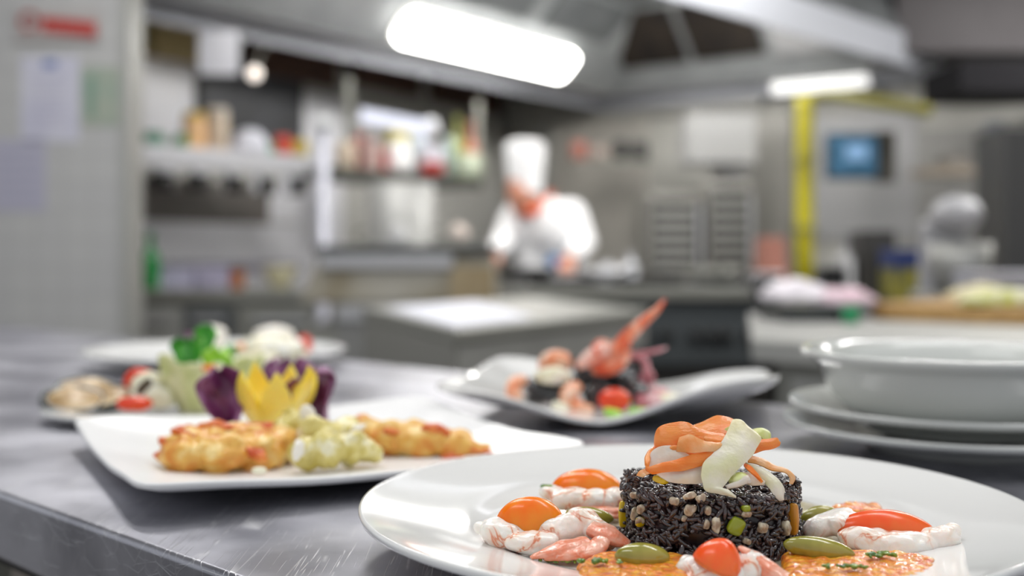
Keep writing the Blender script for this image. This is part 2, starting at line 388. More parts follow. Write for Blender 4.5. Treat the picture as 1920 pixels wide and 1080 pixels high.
bm = bmesh.new(); add_blob(bm, (.045, 0, .008), (.075, .09, .03), amp=.010, freq=26, seed=4, dome=True, sub=5, amp2=.004, freq2=90); mk('pink_fold', bm, mat('towel_pink', 'd9b7c3', .9, col2='e9d3dc', scale=40), tw)
jar('plastic_cup', 1596, 606, 2.28, 36, 32, mat('green_plastic', '2f9a66', .4), 'small green cup standing at the front of the dark tray', 'cup', 'cup', zb=.9005)
t = thing('rear_counter', 'darker counter behind the cutting board carrying mixer, bins and boxes', 'counter', (0, 0, 0))
def rc(px, Y): return (xat(px, Y), Y)
bm = bmesh.new(); add_prism(bm, [rc(1462, 2.95), rc(2150, 2.75), rc(2150, 4.2), rc(1462, 4.2)], .865, .9); bevel_mod(mk('counter_top', bm, mat('rear_top', '4e4e50', .4, .3), t, False), .004)
bm = bmesh.new(); add_prism(bm, [rc(1466, 2.99), rc(2140, 2.79), rc(2140, 4.15), rc(1466, 4.15)], .1, .865); mk('cabinet', bm, M['dark'], t, False)
# things further back on that counter
jar('steel_pot', 1432, 548, 3.55, 70, 52, M['steel_lip'], 'pale steel bowl left of the towel near the yellow pipe', 'bowl', 'bowl', zb=.9)
tag(box_at('storage_container', 1428, 1478, 445, 530, 5.6, .2, mat('terracotta_plastic', '9a6658', .5), taper=.85), 'terracotta coloured container by the foot of the yellow pipe', 'container')
t = thing('mixer', 'tall light grey planetary mixer at the right end of the counter', 'mixer', (xat(1800, 3.0), 3.05, .9005))
bm = bmesh.new(); add_box(bm, (0, 0, .02), (.17, .22, .04)); bevel_mod(mk('base', bm, M['steel_dark'], t, False), .01)
bm = bmesh.new(); add_box(bm, (.0, .06, .13), (.13, .08, .22), taper=.9); bevel_mod(mk('column', bm, mat('mixer_grey', 'a9a9ad', .4), t, False), .015)
bm = bmesh.new(); add_blob(bm, (0, -.02, .25), (.055, .12, .05), sub=4); mk('head', bm, mat('mixer_head', 'b0b0b4', .35), t)
bm = bmesh.new(); add_lathe(bm, [(0, .0), (.045, 0), (.075, .06), (.082, .13), (.078, .13), (.07, .06), (0, .01)], 32, Matrix.Translation((0, -.05, .042))); mk('mixing_bowl', bm, M['steel_soft'], t)
tag(box_at('waste_bin', 1612, 1682, 432, 552, 3.7, .2, mat('dark_grey_bin', '3c3a37', .5), taper=.97, zbase=.9005), 'tall dark grey bin standing left of the blue and yellow box', 'bin')
t = thing('carton_box', 'carton with blue top and yellow front between the dark bin and mixer', 'box', (xat(1712, 3.5), 3.5, .9005))
bm = bmesh.new(); add_box(bm, (0, .06, .05), (.12, .14, .10)); bevel_mod(mk('carton', bm, mat('carton_yellow', '9d9434', .6, col2='6b6a45', scale=16), t, False), .003)
bm = bmesh.new(); add_box(bm, (0, .06, .13), (.125, .145, .06)); bevel_mod(mk('blue_top', bm, mat('carton_blue', '2b3a6e', .6), t, False), .003)
t = thing('small_appliance', 'small black appliance with white feet right of the yellow pipe base', 'appliance', (xat(1565, 3.4), 3.4, .9005))
bm = bmesh.new(); add_box(bm, (0, .06, .075), (.075, .1, .06)); bevel_mod(mk('housing', bm, M['black'], t, False), .005)
bm = bmesh.new(); add_box(bm, (.015, .06, .02), (.14, .12, .04)); bevel_mod(mk('stand', bm, M['white'], t, False), .005)
bm = bmesh.new(); add_box(bm, (.06, .05, .07), (.015, .03, .12)); mk('handle', bm, M['white'], t, False)
t = thing('foam_trays', 'stack of white foam trays at the far right of the counter', 'trays', (xat(1900, 2.7), 2.75, .9005))
for k in range(5):
    bm = bmesh.new(); add_box(bm, (0, 0, .02+k*.018), (.19, .15, .014), taper=1.04); bevel_mod(mk('tray', bm, mat('foam_white', 'c9cad4', .6) if k == 0 else t.children[0].data.materials[0], t, False), .003)

# ------------------------------------------------------------------ middle island counter
def prism_obj(name, pts, z0, z1, m, parent=None, bev=.004, label=None, cat=None, top=None):
    bm = bmesh.new(); add_prism(bm, pts, z0, z1, top); o = mk(name, bm, m, parent, False)
    if bev: bevel_mod(o, bev)
    return tag(o, label, cat)
C0 = Vector((-.104, 2.08)); da = Vector((.485, .875)).normalized(); db = Vector((-.30, .95)).normalized()
def isl(a, b): q = C0+da*a+db*b; return (q.x, q.y)
ic = thing('island_counter', 'low steel island counter with a white sheet on its corner', 'counter', (0, 0, 0))
prism_obj('counter_top', [isl(0, 0), isl(.95, 0), isl(.95, 1.0), isl(0, 1.0)], .872, .9, mat('island_steel', '96968f', .45, .4, rvar=.06, scale=9), ic)
prism_obj('drawer_band', [isl(.01, .01), isl(.94, .01), isl(.94, .99), isl(.01, .99)], .80, .8715, M['steel_soft'], ic, 0)
prism_obj('cabinet', [isl(.05, .05), isl(.92, .05), isl(.92, .96), isl(.05, .96)], .12, .80, M['dark'], ic, 0)  # dark colour carries the shadow of the recess below the drawer band
prism_obj('side_panel', [isl(.0, .012), isl(.02, .012), isl(.02, .97), isl(.0, .97)], .1, .872, mat('side_panel_dark', '8a8983', .5), ic, 0)
prism_obj('lower_shelf', [isl(.03, .0), isl(.94, .0), isl(.94, .1), isl(.03, .1)], .70, .73, M['steel_dark'], ic, 0)
q = [isl(.02, .05), isl(.36, .08), isl(.55, .92), isl(.06, .85)]
prism_obj('paper_sheet', q, .9005, .9035, mat('bright_sheet', 'dcdeea', .5), None, 0, 'large white paper sheet lying on the island counter corner', 'paper')

# ------------------------------------------------------------------ left back run: counter, bottle, boxes
t = thing('back_counter', 'long steel counter under the left shelf with panelled front', 'counter', (0, 0, 0))
xl, xr = xat(205, 4.6), xat(610, 4.6)
prism_obj('counter_top', [(xl, 4.6), (xr, 4.6), (xr, 5.45), (xl+.1, 5.0)], .86, .9, M['steel_dark'], t)
prism_obj('cabinet', [(xl+.02, 4.64), (xr, 4.64), (xr, 5.4), (xl+.12, 4.98)], .1, .86, M['steel_dark'], t, 0)
for i, (a, b) in enumerate(((250, 340), (345, 440), (445, 610))):
    x0, x1 = xat(a, 4.62), xat(b, 4.62)
    prism_obj('door' if i else 'drawer', [(x0, 4.615), (x1, 4.615), (x1, 4.64), (x0, 4.64)], .15, .83, [M['steel_soft'], M['hooddark'], M['steel_dark']][i], t)
    bm = bmesh.new(); add_box(bm, ((x0+x1)/2, 4.60, .78), ((x1-x0)*.6, .015, .02)); mk('handle', bm, M['steel_lip'], t.children[-1], False)
for (px, w, m_, lab) in ((270, 34, 'green', 'dark green glass bottle standing at the left end of the back counter'),):
    jar('glass_bottle', 281, 545, 4.8, 34, 106, mat('green_glass', '11803a', .15), lab, 'bottle', 'bottle', zb=.9)
box_at('storage_box', 303, 362, 503, 545, 4.85, .14, mat('lilac_box', 'b9b6cf', .5), 'pale lilac box next to the green bottle', 'box', zbase=.9)
box_at('storage_box', 368, 428, 500, 545, 4.85, .14, mat('mauve_box', '9c97b4', .5, col2='c5c1d6', scale=20), 'mauve box right of the pale lilac box on the back counter', 'box', zbase=.9)
jar('spice_jar', 444, 545, 4.75, 26, 42, mat('orange_spice', 'a8632e', .4), 'small orange jar with black lid on the back counter', 'jar', zb=.9, lid=M['black'])
jar('mixing_bowl', 525, 545, 4.85, 64, 42, mat('cream_bowl', 'cfc9a8', .4), 'cream bowl beside the braising pan on the back counter', 'bowl', 'bowl', zb=.9)
box_at('crate', 226, 252, 498, 545, 4.7, .14, M['black'], 'black crate at the far left end of the back counter', 'crate', zbase=.9)
box_at('socket_rail', 262, 560, 492, 512, 5.05, .02, mat('rail_grey', '77757f', .5), 'dark grey rail running behind the boxes', 'rail')
# splashback and patches of the left wall
def onwall(name, px0, px1, py0, py1, m, label=None, cat=None, off=.03, th=.025, kind=None):
    """panel lying on the left wall between two image columns"""
    def hit(px):
        k = (px-960)/FPX; x0, y0, x1, y1 = -2.35, 4.2, CORN[0], CORN[1]
        tt = (k*y0-x0)/((x1-x0)-k*(y1-y0)); return Vector((x0+tt*(x1-x0), y0+tt*(y1-y0)))
    a, b = hit(px0), hit(px1); nrm = Vector(((b-a).y, -(b-a).x)).normalized()
    a2, b2 = a+nrm*off, b+nrm*off; a3, b3 = a2+nrm*th, b2+nrm*th
    ym = (a.y+b.y)/2
    o = prism_obj(name, [a3, b3, b2, a2], zat(py1, ym), zat(py0, ym), m, None, 0)
    tag(o, label, cat, kind=kind); return o
onwall('wall_splashback', 246, 605, 418, 545, M['wall2'], off=0, th=.02, kind='structure')
onwall('wall_upper_tiles', 500, 610, 345, 418, M['wall2'], off=0, th=.02, kind='structure')
onwall('wall_panel', 246, 500, 340, 418, mat('brown_grey_panel', '6e6a66', .5, col2='77706c', scale=2), off=0, th=.02, kind='structure')
onwall('white_patch_1', 244, 355, 112, 262, mat('patch_white', 'dcdce2', .3), off=0.0, th=.03, kind='structure')  # plain white panel on the left wall
onwall('cardboard_box', 246, 356, 52, 112, mat('cardboard', 'b3a070', .7), 'brown cardboard box on the high ledge beside the partition', 'box', .02, .15)
sheet(372, 448, 58, 140, 4.9, mat('hung_paper', 'e6e6ee', .6), 'white paper hanging high above the left shelf beside the round lamp')
onwall('chalkboard', 362, 556, 138, 285, mat('dark_board', '35363a', .5, col2='43444a', scale=4), 'dark framed board on the wall above the left shelf', 'board', .02, .03)
onwall('wall_white_strip', 560, 640, 170, 460, M['wall2'], off=0.0, th=.02, kind='structure')
onwall('wall_steel_back', 640, 930, 330, 520, mat('steel_back', 'c4c3bf', .5, .1), off=0.0, th=.02, kind='structure')
for (a, b, c, d) in ((456, 614, 72, 152), (650, 772, 104, 172), (800, 925, 130, 205)):
    onwall('wall_cabinet', a, b, c, d, M['brown'], 'dark brown high cabinet door, '+{456: 'leftmost of three above the shelves', 650: 'middle one of three above the shelves', 800: 'rightmost of three above the shelves'}[a], 'cabinet', .02, .05)
onwall('wall_header', 560, 950, 168, 215, mat('header_grey', 'a5a5a1', .5), off=0.005, th=.02, kind='structure')
# left shelf with brackets and dark shapes for the recesses between them
def shelf_run(name, label, px0, Y0, px1, Y1, pyt0, thick, depth, m):
    a = pt(px0, pyt0, Y0); b = Vector((xat(px1, Y1), Y1, a.z)); d = (b-a); nr = Vector((-d.y, d.x, 0)).normalized()*depth
    t = thing(name, label, 'shelf', (0, 0, 0))
    prism_obj('shelf_board', [(a.x, a.y), (b.x, b.y), (b.x+nr.x, b.y+nr.y), (a.x+nr.x, a.y+nr.y)], a.z-thick, a.z, m, t, .003)
    return t, a, b, nr
sh, sa, sb, sn = shelf_run('wall_shelf', 'light steel shelf holding jars above the back counter', 240, 4.75, 585, 5.35, 268, .035, .3, mat('pale_shelf', 'dedee4', .45, .1))
prism_obj('front_rail', [(sa.x, sa.y), (sb.x, sb.y), (sb.x+sn.x*.05, sb.y+sn.y*.05), (sa.x+sn.x*.05, sa.y+sn.y*.05)], sa.z-.10, sa.z-.036, mat('rail_steel', 'c2c2c6', .45, .1), sh)
for i in range(6):
    t_ = .02+i*.165; c = sa.lerp(sb, t_); bm = bmesh.new(); add_box(bm, (c.x, c.y+.03, c.z-.14), (.05, .05, .09)); mk('bracket', bm, mat('bracket_grey', '9a9a98', .5) if i == 0 else sh.children[-1].data.materials[0], sh, False)
for i, px in enumerate((295, 360, 425, 487, 547)):
    t_ = (px-240)/345; c = sa.lerp(sb, t_); o = thing('recess_shape', 'dark pan shape added for the dark recess under the left shelf, '+['first', 'second', 'third', 'fourth', 'fifth'][i]+' from the tiled partition', 'pan', (c.x, c.y+.03, c.z-.19), 0, 'dark shapes in the recess under the left shelf')
    bm = bmesh.new(); add_lathe(bm, [(0, 0), (.042, 0), (.05, .01), (.052, .07), (.048, .07), (.044, .012), (0, .008)], 24); mk('pan', bm, M['dark'], o)  # pan shapes added to draw the dark recess between the brackets
    bm = bmesh.new(); add_tube(bm, [(.0, -.05, .06), (0, -.09, .075), (0, -.12, .08)], .008, 8); mk('handle', bm, M['black'], o)
def onshelf(t_, back=.3): c = sa.lerp(sb, t_)+sn*back; return c
def sjar(name, px, w, h, m, lab, cat, prof=None, back=.3, lid=None, group=None, shelf=None):
    A_, B_, N_ = shelf or (sa, sb, sn)
    a = A_+N_*back; b = B_+N_*back; k = (px-960)/FPX; tt = (k*a.y-a.x)/((b.x-a.x)-k*(b.y-a.y)); c = a.lerp(b, tt)
    return jar(name, px, 0, c.y, w, h, m, lab, cat, prof, zb=a.z+.0005, lid=lid, group=group)
sjar('plastic_tub', 283, 50, 26, mat('dark_green_tub', '4f8068', .5), 'dark green tub at the left end of the left shelf', 'tub')
sjar('sauce_bottle', 243, 24, 88, mat('dark_red_bottle', '7a3f44', .4), 'dark red bottle half hidden by the tiled partition', 'bottle', 'bottle')
sjar('green_jar', 340, 24, 26, mat('green_jar', '4d8a52', .5), 'tiny green jar left of the orange jar', 'jar')
sjar('storage_jar', 364, 42, 68, mat('peach_jar', 'ecc08d', .4), 'peach orange jar with yellow lid on the left shelf', 'jar', lid=mat('yellow_lid', 'd9b84a', .4))
sjar('storage_jar', 406, 44, 78, mat('beige_jar', 'cbb9a4', .4), 'tall beige jar right of the peach jar', 'jar', lid=mat('beige_lid', 'd9cfc4', .4))
sjar('food_bag', 468, 74, 46, mat('white_bag', 'dadbe6', .5), 'white rounded bag in the middle of the left shelf', 'bag', 'dome')
sjar('green_jar', 508, 20, 20, mat('mint_jar', '3f9366', .5), 'small mint green jar left of the red tin', 'jar')
sjar('food_tin', 530, 30, 36, mat('red_tin', 'c5372a', .4), 'red tin near the right end of the left shelf', 'tin')
sjar('food_tin', 562, 34, 30, mat('mustard_tin', 'b7a23d', .4), 'mustard yellow tin at the right end of the left shelf', 'tin')
# steel post with round cap
t = thing('steel_post', 'slim pale steel post with a round cap between the two shelves', 'post', (xat(606, 4.52), 4.52, 0))
bm = bmesh.new(); add_lathe(bm, [(0, 0), (.05, 0), (.05, .01), (.024, .02), (.024, zat(246, 4.52)), (0, zat(246, 4.52))], 20); mk('pole', bm, mat('pale_post', 'c2c3cf', .35, .3), t)
bm = bmesh.new(); add_blob(bm, (0, 0, zat(232, 4.52)), (.034, .034, .034), sub=3); mk('cap', bm, mat('cap_glint', 'e4e6e8', .3), t)  # white colour stands in for the glint on the chrome ball
# high round lamp
t = thing('round_lamp', 'small glowing round lamp high in front of the dark cabinet', 'lamp', pt(477, 138, 5.0))
bm = bmesh.new(); add_blob(bm, (0, 0, 0), (.030, .030, .030), sub=3); mk('bulb', bm, mat('lamp_glow', 'fff4ea', .3, emit=1.3), t)
bm = bmesh.new(); add_tube(bm, [(0, .02, .02), (0, .15, .12), (0, .5, .30)], .006, 8); mk('bracket_arm', bm, M['steel_dark'], t)

# second shelf (dark) with crockery and bottles
s2, ta, tb_, tn = shelf_run('wall_shelf', 'dark shelf crowded with cups and bottles left of the cook', 628, 5.2, 905, 6.0, 312, .05, .3, mat('dark_shelf', '4a4b45', .5))
bm = bmesh.new(); add_box(bm, (ta.x+.03, ta.y+.25, ta.z+.2), (.03, .03, .5)); add_box(bm, (tb_.x-.03, tb_.y+.25, tb_.z+.2), (.03, .03, .5)); mk('uprights', bm, M['steel_dark'], s2, False)
SH = (ta, tb_, tn)
L2 = [('ceramic_jar', 648, 38, 50, 'c9b8a4', 'cream jar at the left end of the dark shelf', 'jar', None),
      ('food_tin', 672, 26, 72, 'a04a44', 'tall dark red tin near the left end of the dark shelf', 'tin', None),
      ('coffee_mug', 694, 38, 56, 'd9b9b3', 'pinkish mug left of the round white jar', 'mug', 'cup'),
      ('food_tin', 721, 14, 42, 'b8463e', 'low red tin in front of the pinkish mug', 'tin', None),
      ('round_jar', 748, 56, 62, 'ffffff', 'bright round white jar in the middle of the dark shelf', 'jar', 'dome'),
      ('spice_jar', 745, 44, 104, 'bfb56a', 'yellowish tall jar behind the round white jar', 'jar', None),
      ('glass_jar', 780, 46, 80, 'a7b0bd', 'bluish glass jar right of the round white jar', 'jar', None),
      ('ceramic_bowl', 808, 50, 52, 'eef2ff', 'white bowl standing on a red box on the dark shelf', 'bowl', 'cup'),
      ('glass_jar', 842, 20, 78, '9fb0ac', 'greenish glass jar right of the white bowl', 'jar', None),
      ('oil_bottle', 858, 24, 120, '8f9348', 'olive green bottle on the right of the dark shelf', 'bottle', 'bottle'),
      ('oil_bottle', 882, 28, 112, 'a5634a', 'orange brown bottle at the right end of the dark shelf', 'bottle', 'bottle'),
      ('glass_bowl', 880, 48, 46, 'b5bfa8', 'pale green glass jar at the front right end of the dark shelf', 'jar', None)]
for i, (nm, px, w, h, c, lab, cat, pr) in enumerate(L2):
    sjar(nm, px, w, h, mat('shelf_'+nm, c, .35), lab, cat, pr, back=.25 if h < 70 else .7, shelf=SH)
rb = box_at('snack_box', 790, 832, 303, 326, 5.62, .08, M['red'], 'small red box on the dark shelf', 'box', zbase=ta.z+.0005)
t = thing('shelf_lamp', 'soft lilac white strip lamp above the dark shelf', 'lamp', (0, 0, 0))
a = pt(676, 203, 5.2); b = pt(806, 236, 5.7)
bm = bmesh.new(); add_prism(bm, [(a.x, a.y), (b.x, b.y), (b.x, b.y+.06), (a.x, a.y+.06)], a.z-.06, a.z); mk('tube', bm, mat('rail_bright', 'd4d8ea', .35, emit=.42), t, False)
bm = bmesh.new(); add_blob(bm, (b.x, b.y-.0, a.z-.035), (.05, .03, .05), sub=3); mk('end_knob', bm, mat('knob_pale', 'd6d8de', .3), t)
for px in (668, 700, 735):
    c = pt(px, 300, 5.9); bm = bmesh.new(); add_box(bm, (c.x, c.y, ta.z+.16), (.05, .02, .32)); tag(mk('utensil_strip', bm, mat('strip_grey', 'a9a9ab', .4, .3), None, False), 'pale upright steel strip behind the jars, '+{668: 'nearest the post', 700: 'the middle one of three', 735: 'nearest the white jar'}[px], 'strip', 'upright strips behind the dark shelf')

# braising pan / griddle station, between left counter and cook
t = thing('braising_pan', 'wide tilting braising pan with sloped steel sides left of the cook', 'cooking appliance', (0, 0, 0))
Yb = 3.9
def px3(l): return [Vector((xat(a, Yb), Yb, zat(b, Yb))) for a, b in l]
bm = bmesh.new(); F = px3([(560, 568), (930, 568), (925, 478), (600, 470)])
back = [v+Vector((0, .62, 0)) for v in F]
lo = [bm.verts.new(v) for v in F]; hi = [bm.verts.new(v) for v in back]
bm.faces.new(lo); bm.faces.new(hi[::-1])
for i in range(4): bm.faces.new((lo[i], hi[i], hi[(i+1) % 4], lo[(i+1) % 4]))
bevel_mod(mk('pan_body', bm, mat('pan_steel', 'b5b1a6', .5, .15, col2='968d78', scale=4), t, False), .01)
c = px3([(590, 462), (935, 462), (935, 474), (590, 474)])
bm = bmesh.new(); add_box(bm, ((c[0].x+c[1].x)/2, Yb+.3, (c[0].z+c[2].z)/2), (c[1].x-c[0].x, .66, .03)); bevel_mod(mk('rim', bm, mat('rim_dark', '4d4f4e', .4, .4), t, False), .006)
c = px3([(600, 478), (850, 504)])
bm = bmesh.new(); add_box(bm, ((c[0].x+c[1].x)/2, Yb-.012, (c[0].z+c[1].z)/2), (c[1].x-c[0].x, .02, c[0].z-c[1].z)); bevel_mod(mk('front_plate', bm, M['steel_lip'], t, False), .005)
c = px3([(845, 500), (925, 566)])
bm = bmesh.new(); add_box(bm, ((c[0].x+c[1].x)/2, Yb-.008, (c[0].z+c[1].z)/2), (c[1].x-c[0].x, .014, c[0].z-c[1].z)); mk('burnt_panel', bm, mat('burnt_brown', '927f5c', .5, .1, col2='a8987a', scale=8), t, False)
c = px3([(565, 568), (935, 590)])
bm = bmesh.new(); add_box(bm, ((c[0].x+c[1].x)/2, Yb+.28, .45*(c[0].z)), (c[1].x-c[0].x, .6, c[0].z*.9)); bevel_mod(mk('base_cabinet', bm, M['steel_dark'], t, False), .005)
c = px3([(635, 570), (750, 690)])
bm = bmesh.new(); add_box(bm, ((c[0].x+c[1].x)/2, Yb-.03, (c[0].z+.2)/2), (c[1].x-c[0].x, .02, c[0].z-.2)); dr = mk('door', bm, mat('door_grey', '8e8e8c', .45, .3), t, False)
bm = bmesh.new(); add_box(bm, (c[1].x-.02, Yb-.05, (c[0].z+.2)/2), (.02, .02, c[0].z-.24)); mk('handle', bm, mat('handle_pale', 'a9b0bb', .35, .3), dr, False)
bm = bmesh.new(); add_box(bm, ((c[0].x+c[1].x)/2, Yb-.045, c[0].z-.03), (c[1].x-c[0].x, .015, .05)); mk('top_strip', bm, M['steel_lip'], dr, False)
# pans and kettle on the back: white pot, ladle glint
t = thing('stock_pot', 'grey stock pot standing behind the braising pan', 'pot', (xat(752, 4.9), 4.9, .9))
hh = zat(345, 4.9)-.9
bm = bmesh.new(); add_lathe(bm, [(0, 0), (.14, 0), (.145, .02), (.145, hh), (.137, hh), (.135, .02), (0, .01)], 32); mk('pot', bm, mat('pot_grey', 'a5a5a3', .45, .2), t)
bm = bmesh.new(); add_tube(bm, [(-.14, 0, .2), (-.19, 0, .21), (-.19, 0, .25), (-.14, 0, .26)], .008, 8); add_tube(bm, [(.14, 0, .2), (.19, 0, .21), (.19, 0, .25), (.14, 0, .26)], .008, 8); mk('handles', bm, M['steel_dark'], t)
jar('salt_tub', 747, 463, 4.1, 40, 42, mat('tub_white', 'c9c9c9', .4), 'round white tub on the rim of the braising pan', 'tub', 'dome', zb=zat(461, 4.1)+.001)
t = thing('ladle', 'steel ladle leaning over the pan left of the cook', 'ladle', pt(862, 436, 4.2))
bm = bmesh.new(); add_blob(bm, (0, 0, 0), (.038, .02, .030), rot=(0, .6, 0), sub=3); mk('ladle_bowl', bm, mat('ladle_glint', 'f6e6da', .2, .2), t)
bm = bmesh.new(); add_tube(bm, [(.02, .02, -.005), (.05, .06, -.02), (.07, .1, -.03)], .006, 8); mk('handle', bm, M['steel'], t)

# ------------------------------------------------------------------ extraction hood, its lamp, an imitated reflection and added lamps
HZ = 2.033
H1 = Vector((.616, 7.6)); ua = Vector((.596, .803)); na = Vector((.803, -.596))
H0 = H1-ua*4.15; H2 = Vector((2.487, 6.287)); H3 = Vector((.10, 3.76))
HP = [H0, H1, H2, H3]
def inset(P, d):
    out = []; n = len(P)
    for i in range(n):
        a, b, c = P[i-1], P[i], P[(i+1) % n]
        d1 = (b-a).normalized(); d2 = (c-b).normalized(); n1 = Vector((d1.y, -d1.x)); n2 = Vector((d2.y, -d2.x))
        bis = (n1+n2).normalized(); out.append(b+bis*(d/max(.3, bis.dot(n1))))
    return out
hd = thing('extraction_hood', 'large steel extraction hood with glowing tube lamps over the cooking island', 'hood', (0, 0, 0))
def ringmesh(P, z0, Q, z1):
    bm = bmesh.new(); a = [bm.verts.new((p.x, p.y, z0)) for p in P]; b = [bm.verts.new((p.x, p.y, z1)) for p in Q]
    for i in range(len(P)): bm.faces.new((a[i], a[(i+1) % 4], b[(i+1) % 4], b[i]))
    return bm
P0 = inset(HP, .01); P1 = inset(HP, .175); P2 = inset(HP, .62)
def solid(o, t): m_ = o.modifiers.new('s', 'SOLIDIFY'); m_.thickness = t; m_.offset = 0; return o
solid(mk('ledge', ringmesh(P0, HZ+.075, P1, HZ+.075), M['steel_lip'], hd, False), .004)
solid(mk('lip_band', ringmesh(P0, HZ, inset(HP, .0105), HZ+.075), mat('lip_white_steel', '9c9ea6', .5, .2), hd, False), .004)
solid(mk('inner_slope', ringmesh(P1, HZ+.075, P2, HZ+.52), M['hood'], hd, False), .004)
bm = bmesh.new(); bm.faces.new([bm.verts.new((p.x, p.y, HZ+.52)) for p in P2]); solid(mk('inner_top', bm, M['hooddark'], hd, False), .004)
solid(mk('outer_band', ringmesh(HP, HZ, inset(HP, -.004), HZ+.17), mat('band_steel', 'c3c6cf', .4, .45), hd, False), .004)
solid(mk('outer_shell', ringmesh(inset(HP, 0), HZ+.17, inset(HP, .35), 2.99), M['hooddark'], hd, False), .004)
def slope_panel(name, A_, dirv, nrm, s0, s1, w0, w1, m, th=.02, parent=hd, rnd=0):
    """panel on an inner slope: s along the edge, w horizontal inset (rise = w-.1)"""
    U = Vector((dirv.x, dirv.y, 0)); V = Vector((nrm.x, nrm.y, 1)).normalized(); Nn = Vector((nrm.x, nrm.y, -1)).normalized()
    c = Vector((A_.x, A_.y, 0))+U*(s0+s1)/2+Vector((nrm.x, nrm.y, 0))*(w0+w1)/2+Vector((0, 0, HZ+(w0+w1)/2-.1))+Nn*(th/2+.004)
    L_, Wd = abs(s1-s0), abs(w1-w0)*math.sqrt(2); Mx = Matrix((U, V, Nn)).transposed().to_4x4(); Mx.translation = c
    bm = bmesh.new()
    if rnd:
        pts = []
        for cx, cy, a0 in ((L_/2-rnd, Wd/2-rnd, 0), (-L_/2+rnd, Wd/2-rnd, PI/2), (-L_/2+rnd, -Wd/2+rnd, PI), (L_/2-rnd, -Wd/2+rnd, 1.5*PI)):
            for k in range(7): pts.append((cx+rnd*math.cos(a0+k*PI/12), cy+rnd*math.sin(a0+k*PI/12)))
        add_prism(bm, pts, -th/2, th/2)
    else: add_box(bm, (0, 0, 0), (L_, Wd, th))
    for v in bm.verts: v.co = Mx @ v.co
    return mk(name, bm, m, parent, False)
M['tube'] = mat('lamp_white', 'fffdf8', .3, emit=17)
lp = thing('hood_light', 'big glowing white rectangular lamp on the slope of the hood', 'lamp', (0, 0, 0))
slope_panel('housing', H1, ua, na, -2.37, -.85, .20, .35, M['steel_soft'], .02, lp, .06)
slope_panel('diffuser', H1, ua, na, -2.35, -.87, .21, .34, M['tube'], .055, lp, .05)
ub = (H2-H1).normalized(); nb = Vector((ub.y, -ub.x))
refl = thing('hood_light', 'soft white glowing strip imitating a lamp reflection on the hood edge above the yellow pipe', 'lamp', (0, 0, 0))
slope_panel('housing', H1, ub, nb, 1.26, 1.86, .110, .165, M['steel_soft'], .02, refl, .02)
slope_panel('diffuser', H1, ub, nb, 1.27, 1.85, .113, .162, mat('reflection_glow', 'ffffff', .3, emit=.85), .035, refl, .02)  # glowing strip imitates a lamp reflected in the hood ledge
uc = (H3-H2).normalized(); nc = Vector((uc.y, -uc.x))
for lab, A_, u_, n_, s0_, s1_ in (('unseen added lamp inside the near slope of the hood, lighting the cook', H2, uc, nc, .5, 2.6), ('unseen added lamp inside the nearest slope of the hood, lighting the left shelves', H3, (H0-H3).normalized(), Vector(((H0-H3).normalized().y, -(H0-H3).normalized().x)), .4, 1.7)):
    q_ = thing('hood_light', lab, 'lamp', (0, 0, 0)); slope_panel('housing', A_, u_, n_, s0_, s1_, .40, .58, M['steel_soft'], .02, q_, .07); slope_panel('diffuser', A_, u_, n_, s0_+.015, s1_-.015, .41, .57, M['tube'], .05, q_, .07)  # added out of view to light the cook and the left shelves
for k in range(2): slope_panel('grease_filter', H1, ub, nb, .35+k*.5, .80+k*.5, .32, .60, M['filter'], .02)
slope_panel('grey_panel', H1, ub, nb, 1.35, 1.95, .30, .60, mat('panel_grey', '98989a', .5), .02)
for k in range(4): slope_panel('grease_filter', H1, ua, na, -3.9+k*.85, -3.2+k*.85, .42, .60, M['hooddark'], .02)
# dark duct beam and ceiling box right of the hood
tag(box_at('ventilation_duct', 1800, 2100, 112, 172, 5.4, .5, mat('duct_black', '1c1b1e', .9, spec=.2), 'black duct beam crossing the top right corner', 'duct'), None)
tag(box_at('ceiling_duct', 1680, 2100, -60, 98, 5.8, .4, mat('duct_mauve', '4c484a', .7, col2='423e40', scale=2), 'grey mauve duct box above the black beam at the top right', 'duct'), None)

# ------------------------------------------------------------------ kitchen range and back wall equipment
t = thing('cooking_range', 'dark steel cooking range with a row of black knobs in front of the cook', 'range', (0, 0, 0))
Yr = 4.75; x0, x1 = xat(935, Yr), xat(1452, Yr)
prism_obj('hob_top', [(x0, Yr), (x1, Yr), (x1, Yr+.95), (x0, Yr+.95)], .885, .915, mat('hob_dark', '3b3c3e', .35, .5), t)
prism_obj('front_rail', [(x0, Yr-.04), (x1, Yr-.04), (x1, Yr), (x0, Yr)], .86, .91, M['steel_dark'], t)
prism_obj('control_panel', [(x0, Yr+.01), (x1, Yr+.01), (x1, Yr+.9), (x0, Yr+.9)], .58, .884, mat('panel_blue_grey', '565b5e', .45, .3), t)
prism_obj('oven_body', [(x0, Yr+.03), (x1, Yr+.03), (x1, Yr+.9), (x0, Yr+.9)], .08, .58, M['dark'], t)
for px in (1090, 1150, 1210, 1250, 1305, 1335, 1362, 1408):
    c = pt(px, 628, Yr); bm = bmesh.new(); add_lathe(bm, [(0, 0), (.026, 0), (.03, .01), (.024, .04), (0, .04)], 20, Matrix.Rotation(PI/2, 4, 'X')); mk('knob', bm, M['black'], t, loc=(c.x, Yr+.01, c.z))
for i in range(3):
    for j in range(2):
        c = Vector((x0+.28+i*.40, Yr+.25+j*.42, .9155)); bm = bmesh.new()
        for k in range(4): add_box(bm, (c.x, c.y, c.z+.012), (.30, .012, .02), (0, 0, k*PI/4))
        mk('burner_grate', bm, M['black'], t, False)
